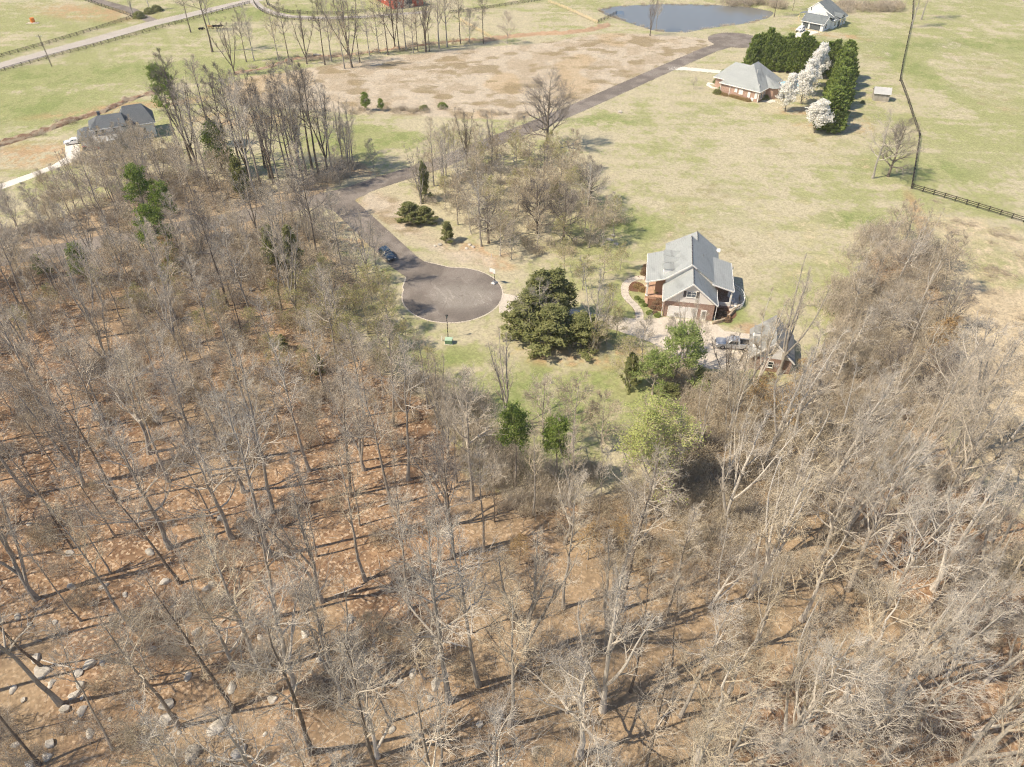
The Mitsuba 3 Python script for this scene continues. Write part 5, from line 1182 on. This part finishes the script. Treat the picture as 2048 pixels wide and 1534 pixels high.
# evergreens
for i, px in enumerate([(1502, 137), (1514, 136), (1528, 138), (1541, 139), (1555, 140), (1568, 141), (1581, 143), (1594, 144), (1607, 145), (1620, 146), (1633, 147), (1646, 148), (1660, 149)]):
    plant(f'cypress{i % 3}', px, (1.25, 1.25, tr_rng.uniform(.80, 1.0) if 0 < i < 8 else tr_rng.uniform(.72, .86)), 'cypress_tree', f'{ORD[i]} cypress from the left in the screen behind the hipped brick house', group='cypresses in the back screen')
for px, z, lab in (((1655, 259), 1.05, 'nearest and largest cypress, touching the round white blossom tree'), ((1664, 235), 1.0, 'cypress second from the front of the right-hand screen'), ((1670, 213), 1.02, 'cypress third from the front of the right-hand screen'), ((1675, 193), 1.0, 'cypress fourth from the front of the right-hand screen'),
                   ((1679, 175), 1.05, 'cypress fifth from the front of the right-hand screen'), ((1682, 160), 1.08, 'rearmost cypress at the corner of the two screens')):
    plant(f'cypress{int(px[1]) % 3}', px, (1.65 * z, 1.65 * z, .86 * z), 'cypress_tree', lab)
for i, (px, z, lab) in enumerate((((1570, 222), 1.0, 'white blossoming tree nearest the hipped brick house'), ((1602, 208), 1.0, 'white blossoming tree second in the row, its dark trunk showing'), ((1613, 190), 1.05, 'white blossoming tree in the middle of the row'), ((1623, 173), 1.05, 'white blossoming tree second from the far end of the row'),
                                  ((1631, 158), 1.08, 'white blossoming tree at the far top end of the row'), ((1628, 266), .95, 'round white blossoming tree in front, against the nearest cypress'))):
    plant(f'pear{i % 3}', px, (.86 * z, .86 * z, .98 * z) if i < 5 else (1.0, 1.0, .88), 'blossoming_tree', lab)
for px, z, lab in (((1056, 668), (1.5, 1.5, .95), 'dark cedar forming the left side of the big clump'), ((1098, 692), (1.55, 1.55, .85), 'dark cedar at the front of the big clump'), ((1108, 640), (1.35, 1.35, 1.12), 'tallest cedar at the back of the big clump'), ((1162, 690), (1.35, 1.35, .68), 'low cedar at the right of the big clump'), ((1078, 645), (1.2, 1.2, 1.15), 'cedar at the upper left of the big clump'),
                   ((555, 548), (.72, .72, 1.15), 'left of the two dark upright cedars near the parked car'), ((592, 543), (.75, .75, 1.1), 'right of the two dark upright cedars near the parked car'), ((486, 392), (.75, .75, 1.0), 'dark cedar at the foot of the tall stand'), ((850, 400), (.55, .55, 1.0), 'dark green cedar at the left end of the copse by the lane'),
                   ((822, 445), (1.0, 1.0, .5), 'low round cedar beside the asphalt road'), ((852, 446), (.75, .75, .42), 'smaller low cedar right of the round one beside the road'), ((896, 484), (.55, .55, .5), 'small conical cedar at the lower front of the copse'), ((566, 700), (.4, .4, .35), 'small dark evergreen bush in the wood left of the turning circle'),
                   ((1258, 775), (.5, .5, .75), 'dark slender cedar left of the pale green pine'), ((1110, 400), (.55, .55, .6), 'dark rounded evergreen inside the copse'), ((1400, 782), (.8, .8, .45), 'dark low evergreen below the forecourt edge'), ((1340, 800), (.7, .7, .35), 'spreading low evergreen at the foot of the pale green pine'), ((640, 745), (.35, .35, .4), 'small evergreen half hidden in the left wood')):
    plant(f'cedar{int(px[0]) % 3}', px, z, 'cedar_tree', lab, deg=float(px[1]))
for s, px, z, lab in (('pine0', (361, 300), 1.2, 'tall lone pine with a small flat crown beside the grey-roofed house'), ('pine1', (318, 492), 1.0, 'dark pine at the left of the pine group in the left scrub'), ('pine0', (358, 498), .82, 'lower dark pine at the right of the pine group in the left scrub'), ('scrubpine', (330, 522), 1.1, 'low bushy pine at the front of the pine group in the left scrub'), ('scrubpine', (350, 545), .6, 'small pine lowest in the left scrub'),
                      ('scrubpine', (448, 352), 1.2, 'bright green pine at the left foot of the tall stand'), ('palepine', (1345, 776), (1.2, 1.2, .92), 'pale green feathery pine in front of the paved forecourt'), ('palepine', (1305, 788), (.85, .85, .6), 'lower pale green pine left of the feathery pine'), ('pine1', (1030, 975), .84, 'left of the two small dark pines at the clearing edge'), ('pine0', (1108, 978), .74, 'right of the two small dark pines at the clearing edge'),
                      ('scrubpine', (733, 222), .48, 'young green pine at the edge of the tan meadow'), ('scrubpine', (763, 222), .33, 'smaller young pine right of the other at the meadow edge'), ('scrubpine', (175, 565), .75, 'lime-tinted small pine in the far left scrub'), ('scrubpine', (90, 555), .45, 'small yellow-green pine at the far left edge of the scrub')):
    plant(s, px, z, 'pine_tree', lab)
# shrubs
for px, z, s, lab in (((1274, 597), .6, 'shrub', 'green ball shrub at the top of the row beside the garden path'), ((1283, 604), .65, 'shrub', 'second green ball shrub beside the garden path'), ((1289, 611), .58, 'shrub', 'third green ball shrub beside the garden path'), ((1299, 627), .72, 'shrub', 'fourth and widest green ball shrub beside the garden path'), ((1315, 632), .7, 'shrub', 'green ball shrub by the left corner of the garage door'),
                      ((1292, 534), .7, 'brownshrub', 'brown-red shrub highest along the porch side of the dormered house'), ((1290, 541), .75, 'brownshrub', 'second brown-red shrub along the porch side'), ((1288, 548), .85, 'brownshrub', 'third brown-red shrub along the porch side'), ((1285, 581), .9, 'hedge', 'russet shrub inside the curve of the garden path'), ((1274, 574), .85, 'hedge', 'lower russet shrub inside the curve of the garden path'),
                      ((1312, 588), .9, 'shrub', 'small green shrub below the brick porch'), ((1435, 166), 1.6, 'darkshrub', 'dark shrub at the left corner of the hipped brick house'), ((1434, 187), 1.4, 'darkshrub', 'dark shrub in front of the left wall of the hipped brick house'), ((1530, 199), 1.4, 'darkshrub', 'dark shrub at the right corner of the hipped brick house'), ((1448, 146), 1.2, 'shrub', 'yellow-green shrub at the end of the white drive'),
                      ((1556, 178), 1.6, 'hedge', 'russet shrub beside the bay of the hipped brick house'), ((1443, 178), 1.0, 'shrub', 'low green shrub beside the white footpath of the hipped house'), ((279, 36), 2.6, 'darkshrub', 'dark round shrub at the gateway of the grey lane'), ((298, 27), 2.2, 'darkshrub', 'dark wide shrub right of the gateway lane'), ((315, 22), 2.4, 'darkshrub', 'dark shrub farthest right of the gateway'),
                      ((1453, 640), 1.0, 'brownshrub', 'brown shrub behind the stone retaining wall'), ((1446, 632), 1.1, 'brownshrub', 'taller brown shrub between stone wall and brick house'), ((1725, 206), .8, 'darkshrub', 'tiny dark shrub left of the weathered shed'), ((848, 219), 1.5, 'darkshrub', 'green bramble patch at the meadow edge'), ((885, 214), 1.5, 'shrub', 'wide green bramble at the right end of the meadow edge')):
    plant(s, px, z, 'shrub', lab, 'shrub')
for i in range(9): plant('hedge', (1446 + i * 5.6 + (6 if i > 1 else 0), 190 + i * 1.6), .85, 'shrub', 'russet hedge shrub along the left wall of the hipped brick house', 'shrub', 'russet hedge shrubs along the brick wall')
for px in [(1318, 600), (1311, 607), (1325, 606), (1306, 616), (1318, 617), (1310, 626)]: plant('brownshrub', px, .62, 'shrub', 'low purplish brown shrub in the bed beside the garage corner', 'shrub', 'low brown shrubs in the bed')
for px, w in (((1320, 605), 5.0), ((1270, 573), 3.2), ((1446, 625), 4.2)):
    c = G(*px)[:2]; struct('mulch_bed', prism(Point(*c).buffer(w / 1.7), -.2, .008), 'mulch_mat')

# ---------------------------------------------------------------- planting: the woods
PIX = lambda x, y: (1024 + FOC * x / (y * math.cos(PITCH) + CAM_H * math.sin(PITCH)), 767 - FOC * (y * math.sin(PITCH) - CAM_H * math.cos(PITCH)) / (y * math.cos(PITCH) + CAM_H * math.sin(PITCH)))
CLEAR = shapely.union_all([asphalt.buffer(4), drive.buffer(3.5), Polygon(GP([(1280, 440), (1490, 470), (1500, 650), (1270, 650)])), Polygon([tuple((E.M @ [*a, 0, 1])[:2]) for a in ((-2, -2), (9, -2), (9, 10), (-2, 10))])])
wr_ = np.random.default_rng(31)
bands = [(0, 'left', 0)]


def scatter(polys, dist, n, seed, near=3.2):
    dist = dist if callable(dist) else (lambda px, py, d=dist: d)
    r = np.random.default_rng(seed); u = shapely.union_all(polys).difference(CLEAR); x0, y0, x1, y1 = u.bounds; out = []
    for _ in range(n * 60):
        x, y = r.uniform(x0, x1), r.uniform(y0, y1)
        if len(out) >= n: break
        px, py = PIX(x, y)
        if not (-330 < px < 2380) or not u.contains(Point(x, y)): continue
        dd = dist(px, py)
        if any((x - a) ** 2 + (y - b_) ** 2 < dd ** 2 for a, b_ in out) or any((x - a) ** 2 + (y - b_) ** 2 < near ** 2 for a, b_ in PLANTED): continue
        out.append((x, y))
    return out


def where(px, py):
    if px > 1380:
        return ('on the slope at the far lower right', 'lower right wood') if py > 1200 else ('in the wood between the small garage and the straw slope', 'right wood')
    if px > 900: return ('in the leaf litter of the middle foreground', 'middle foreground wood') if py > 1150 else ('in the wood below the small pines and the clearing', 'central wood')
    if py > 1150: return ('among the boulders of the lower left slope', 'lower left wood')
    if py > 850: return ('in the middle of the left-hand wood', 'left wood')
    return ('in the upper part of the left-hand wood near the scrub', 'upper left wood')


REACH = dict(pole=22, open=24, tall=24, mult=20, broa=19, smal=11, roun=19)
cand = []
for x, y in scatter(WOOD, lambda px, py: 5.3 if px > 1380 and py > 1000 else 4.9 if px > 1380 else 4.9 if py < 900 else 4.9 if py < 1080 else 5.3, 460, 51):
    px, py = PIX(x, y); right = px > 1380
    if px > 1560 and py < 900: s = ['small1', 'small3', 'broad1', 'small0', 'round0', 'small2', 'multi1', 'broad0'][wr_.integers(8)]
    elif right: s = ['multi0', 'multi1', 'tall1', 'multi2', 'tall5', 'multi1', 'broad1', 'multi0'][wr_.integers(8)]
    elif py < 900: s = ['tall0', 'tall1', 'tall2', 'tall4', 'open2', 'small0', 'multi2', 'small2', 'small1', 'pole1', 'pole2', 'pole0'][wr_.integers(12)]
    else: s = ['open0', 'open1', 'open2', 'open3', 'open4', 'pole0', 'pole1', 'pole2', 'pole0', 'broad2', 'multi2', 'small2'][wr_.integers(12)]
    cand.append((s, x, y, wr_.uniform(.70, 1.08) * ((1.05 if s[:5] == 'small' else .62) if px > 1560 and py < 900 else 1.0 if py > 900 else .82) * (.66 if 1010 < px < 1400 and py < 1130 else .85 if 800 < px < 1400 and py < 1200 else 1.0), (wr_.normal(0, .05) + (.05 if right and py > 900 else 0), wr_.normal(0, .05))))
for x, y in scatter(SCRUB, 3.3, 160, 52, 4.2):
    s = ['small0', 'small1', 'small3', 'multi2', 'tall2', 'small2', 'small1'][wr_.integers(7)]
    cand.append((s, x, y, wr_.uniform(.62, .98) if s[:5] == 'small' else wr_.uniform(.5, .72), None))


def shown(c):
    px, py = PIX(c[1], c[2]); top = PIX(c[1], c[2] + REACH[c[0][:4]] * c[3] * .9)
    return REACH[c[0][:4]] * c[3] / math.hypot(c[1], c[2], CAM_H) * (1.0 if 0 < px < 2048 and py < 1560 else .2)


cand.sort(key=shown, reverse=True)
room = 296 - sum(1 for q in labels if q.startswith('bare_tree'))
single, rest = cand[:room], cand[room:]
# landmarks by which a single tree of the wood can be pointed out: the first bare tree on each side of each
MARKS = [((1160, 1512), 'wide crooked pale tree'), ((1388, 1528), 'second spreading pale tree at the bottom edge'), ((898, 1404), 'tall straight dark trunk'), ((755, 1512), 'slender pale pair of stems'), ((522, 1345), 'tree with the crooked white limb'), ((1205, 1420), 'broad fan of pale stems'),
         ((1560, 1500), 'pale clump leaning at the lower right'), ((1560, 1080), 'pale forked tree with twisted limbs'), ((1640, 1120), 'white-limbed tree behind the forked one'), ((1690, 1080), 'cluster of pale rising stems'), ((1865, 1180), 'pale tree leaning toward the straw slope'), ((905, 1110), 'dark upright meadow-edge tree'),
         ((945, 1000), 'reddish trunk behind the small pines'), ((455, 612), 'dark trunk by the cedars'), ((208, 1172), 'round pale boulder on the upper left slope'), ((307, 1300), 'round grey boulder'), ((440, 1452), 'largest pale boulder'), ((85, 1345), 'broad flat boulder'), ((330, 1410), 'split grey boulder'), ((385, 1512), 'bottom-edge pale boulder'),
         ((480, 1505), 'blunt pale boulder'), ((73, 1318), 'white rounded boulder'), ((160, 1370), 'speckled boulder'), ((825, 1350), 'grey boulder by the dark trunk'), ((783, 1460), 'small boulder between the trunks'), ((1305, 1005), 'bright lime green tree'), ((1862, 725), 'orange-brown leafy tree'), ((1885, 680), 'small orange tree'), ((1175, 1120), 'tan-leaved bush tree'),
         ((1240, 1100), 'tan leafy shrub of the lower wood'), ((1510, 840), 'first tan-tinted tree below the garage'), ((1560, 870), 'lowest tan-tinted tree'), ((350, 560), 'tan leafy tree in the scrub'), ((1040, 1130), 'low tan-leaved shrub'), ((566, 700), 'small dark evergreen bush'), ((640, 745), 'half-hidden small evergreen'), ((1035, 985), 'left small dark pine'), ((1110, 985), 'right small dark pine'),
         ((175, 565), 'lime-tinted scrub pine'), ((90, 555), 'yellow-green pine at the far left'), ((330, 520), 'low bushy scrub pine'), ((350, 545), 'lowest small scrub pine'), ((1400, 782), 'low evergreen by the forecourt'), ((1555, 748), 'bare tree against the small garage'), ((555, 545), 'left upright cedar'), ((590, 540), 'right upright cedar'), ((963, 492), 'gnarled thick-trunked tree'), ((1000, 512), 'thin pale trunk at the copse front'), ((1022, 520), 'small dark tree before the copse'), ((850, 400), 'dark cedar at the copse end'), ((896, 484), 'small conical cedar'), ((1110, 400), 'dark evergreen in the copse'), ((1220, 480), 'boulders at the copse edge'),
         ((1093, 298), 'lone lane tree'), ((822, 443), 'low round roadside cedar'), ((1130, 545), 'yellow-budded tree by the cedars'), ((361, 300), 'tall lone pine'), ((486, 392), 'dark cedar below the tall stand'), ((448, 352), 'bright green pine'), ((640, 548), 'dark tree by the parked car'), ((686, 548), 'leaning tree by the parked car')]
SIDES = (('just right of the', (1, 0)), ('just left of the', (-1, 0)), ('just behind the', (0, 1)), ('just in front of the', (0, -1)))
for i, (s, x, y, size, lean) in enumerate(single):
    px, py = PIX(x, y); form = {'tall': 'slender', 'open': 'slender', 'pole': 'thin pole-like', 'mult': 'many-stemmed', 'broa': 'spreading', 'smal': 'low twiggy'}[s[:4]]; tone = {'tall3': 'dark', 'open3': 'dark', 'pole1': 'dark', 'multi3': 'dark', 'multi0': 'pale', 'multi1': 'pale', 'broad1': 'pale', 'small2': 'pale'}.get(s, 'grey')
    w, g = where(px, py)
    if lean is None: w, g = 'in the brown scrub left of the asphalt road', 'brown scrub'
    plant(s, None, size, 'bare_tree', f'{form} {tone} leafless tree {w}', group=f'{form} {tone} bare trees of the {g}', at=(x, y), lean=lean)
labels['bare_woodland'] = {'label': 'farther leafless trees of the wood and scrub merging into one twiggy mass', 'category': 'woodland', 'kind': 'stuff'}
for i, (s, x, y, size, lean) in enumerate(rest):
    m = mat4([x, y, hz(x, y) - .05], tr_rng.uniform(0, 360)) @ np.diag([size, size, size, 1.0])
    if ('wood_' + s) not in scene:
        g_ = scene[SORT[s]]; scene['wood_' + s] = {'type': 'shapegroup', 'trees': g_['trunk']}; scene['wood_' + s + '_c'] = {'type': 'shapegroup', 'trees': g_['crown']}
    for j, sfx in enumerate(('', '_c')): scene[f'bare_woodland__{2 * i + j + 1:03d}'] = {'type': 'instance', 'group': {'type': 'ref', 'id': 'wood_' + s + sfx}, 'to_world': T(m)}

# saplings and brushwood that nobody could count: one object of kind stuff
labels['undergrowth'] = {'label': 'tangled leafless brushwood and saplings on the woodland floor', 'category': 'undergrowth', 'kind': 'stuff'}
k = 0


def brush(pts, lo, hi, tall=1.0, kinds=(0, 1, 2)):
    global k
    for x, y in pts:
        k += 1; s = wr_.uniform(lo, hi)
        m = mat4([x, y, hz(x, y) - .05], wr_.uniform(0, 360)) @ np.diag([s, s, s * tall * wr_.uniform(.8, 1.25), 1.0])
        scene[f'undergrowth__{k:03d}'] = {'type': 'instance', 'group': {'type': 'ref', 'id': f'sort_tangle{kinds[wr_.integers(len(kinds))]}'}, 'to_world': T(m)}


def free(polys, n, seed):
    r = np.random.default_rng(seed); u = shapely.union_all(polys).difference(CLEAR); x0, y0, x1, y1 = u.bounds; out = []
    while len(out) < n:
        x, y = r.uniform(x0, x1), r.uniform(y0, y1); px, _ = PIX(x, y)
        if -200 < px < 2250 and u.contains(Point(x, y)): out.append((x, y))
    return out


brush(free(WOOD, 260, 61), .5, .95, 1.2)
brush(free([poly([(820, 760), (880, 740), (1010, 850), (1060, 930), (1200, 950), (1180, 1010), (1000, 1010), (900, 900)])], 75, 71), .5, 1.0, 1.3, (0, 0, 1))
brush(free([poly([(-200, 560), (560, 560), (760, 720), (860, 800), (800, 900), (-200, 930)])], 140, 69), .5, 1.0, 1.3)
brush(free([poly([(170, 300), (330, 290), (420, 330), (380, 400), (100, 400), (60, 380)])], 40, 70), .6, 1.0, 1.0)
brush(free(SCRUB, 210, 62), .55, 1.05, 1.0, (0, 0, 2))
brush(free([poly([(1180, 1000), (1420, 870), (1560, 810), (1640, 1000), (1400, 1150), (1200, 1150)])], 95, 72), .5, 1.1, 1.1, (1, 1, 2))
brush(free(COPSE, 60, 63), .5, .9)
brush(free([poly([(1330, 760), (1500, 770), (1640, 760), (1780, 560), (1880, 560), (1890, 700), (1900, 850), (1600, 900), (1350, 960)])], 130, 64), .8, 1.4, 1.1, (0, 1, 1))
brush(free([poly([(1620, 850), (1900, 870), (2060, 1120), (2060, 1300), (1700, 1250), (1400, 1150)])], 60, 66), .6, 1.0, 1.0, (1, 2))
brush(free([Polygon(LineString(GP([(470, 150), (585, 120), (700, 112), (860, 89), (980, 82)])).buffer(3).exterior), Polygon(LineString(GP([(700, 224), (800, 222), (900, 222), (1060, 236)])).buffer(2.0).exterior), Polygon(LineString(GP([(-20, 298), (60, 272), (128, 250)])).buffer(2.6).exterior)], 110, 65), .35, .7, .7, (0, 1))
brush(free([poly([(1640, 600), (1700, 500), (1800, 450), (1870, 500), (1880, 600), (1870, 720), (1700, 760)])], 55, 73), .8, 1.4, 1.15, (0, 1, 2))
brush(free([Polygon(POND.buffer(2.2).exterior).difference(POND.buffer(.6))], 90, 74), .25, .5, .7, (1, 1))
# straw-coloured thatch on the slope at the right
brush(free(STRAW, 160, 67), .5, .8, .28, (1, 1))
brush(free([poly([(1640, 14), (1800, 10), (1800, 22), (1660, 28)]), poly([(1440, 4), (1600, 8), (1560, 17), (1440, 8)])], 70, 68), .9, 1.5, .9, (0, 1))

# labels: the first and second bare tree on each side of each landmark can be told by it
def point_out(kind, noun, is_generic, adj):
    trees = [q for q in labels if q.startswith(kind)]; pos = np.array([np.array(scene[q]['to_world'].matrix)[:2, 3] for q in trees]); generic = {q for q in trees if is_generic(labels[q]['label'])}
    for nth, lim in ((0, 15), (1, 20), (2, 24)):
        for px, short in MARKS:
            d = pos - G(*px)[:2]; dist = np.hypot(*d.T); side = np.where(np.abs(d[:, 0]) > np.abs(d[:, 1]), np.where(d[:, 0] > 0, 0, 1), np.where(d[:, 1] > 0, 2, 3))
            for q in range(4):
                ok = [j for j in np.argsort(dist) if side[j] == q and dist[j] > .8]
                if len(ok) > nth and dist[ok[nth]] < lim and trees[ok[nth]] in generic:
                    key = trees[ok[nth]]; generic.discard(key)
                    side_ = SIDES[q][0] if nth == 0 else f"{ORD[nth]} in line {SIDES[q][0].replace('just ', '')}"
                    labels[key]['label'] = ' '.join(f'{adj(labels[key]["label"])} {noun} {side_} {short}'.split()[:16])


point_out('bare_tree', 'bare tree', lambda t: 'leafless' in t or t.startswith('low twiggy bare tree in the brown'), lambda t: t.split(' leafless')[0] if ' leafless' in t else 'low' if t.startswith('low') else 'grey')
MARKS += [((895, 682), 'lamp post'), ((775, 514), 'parked dark blue car'), ((860, 765), 'budding shrub at the wood edge'), ((1165, 580), 'budding tree above the cedars')]
point_out('budding_tree', 'budding tree', lambda t: t.startswith('bare tree flecked') or t.startswith('small tree flushed') or t.startswith('pale budding tree among') or t.startswith('low budding tree spreading'), lambda t: 'yellow-green')
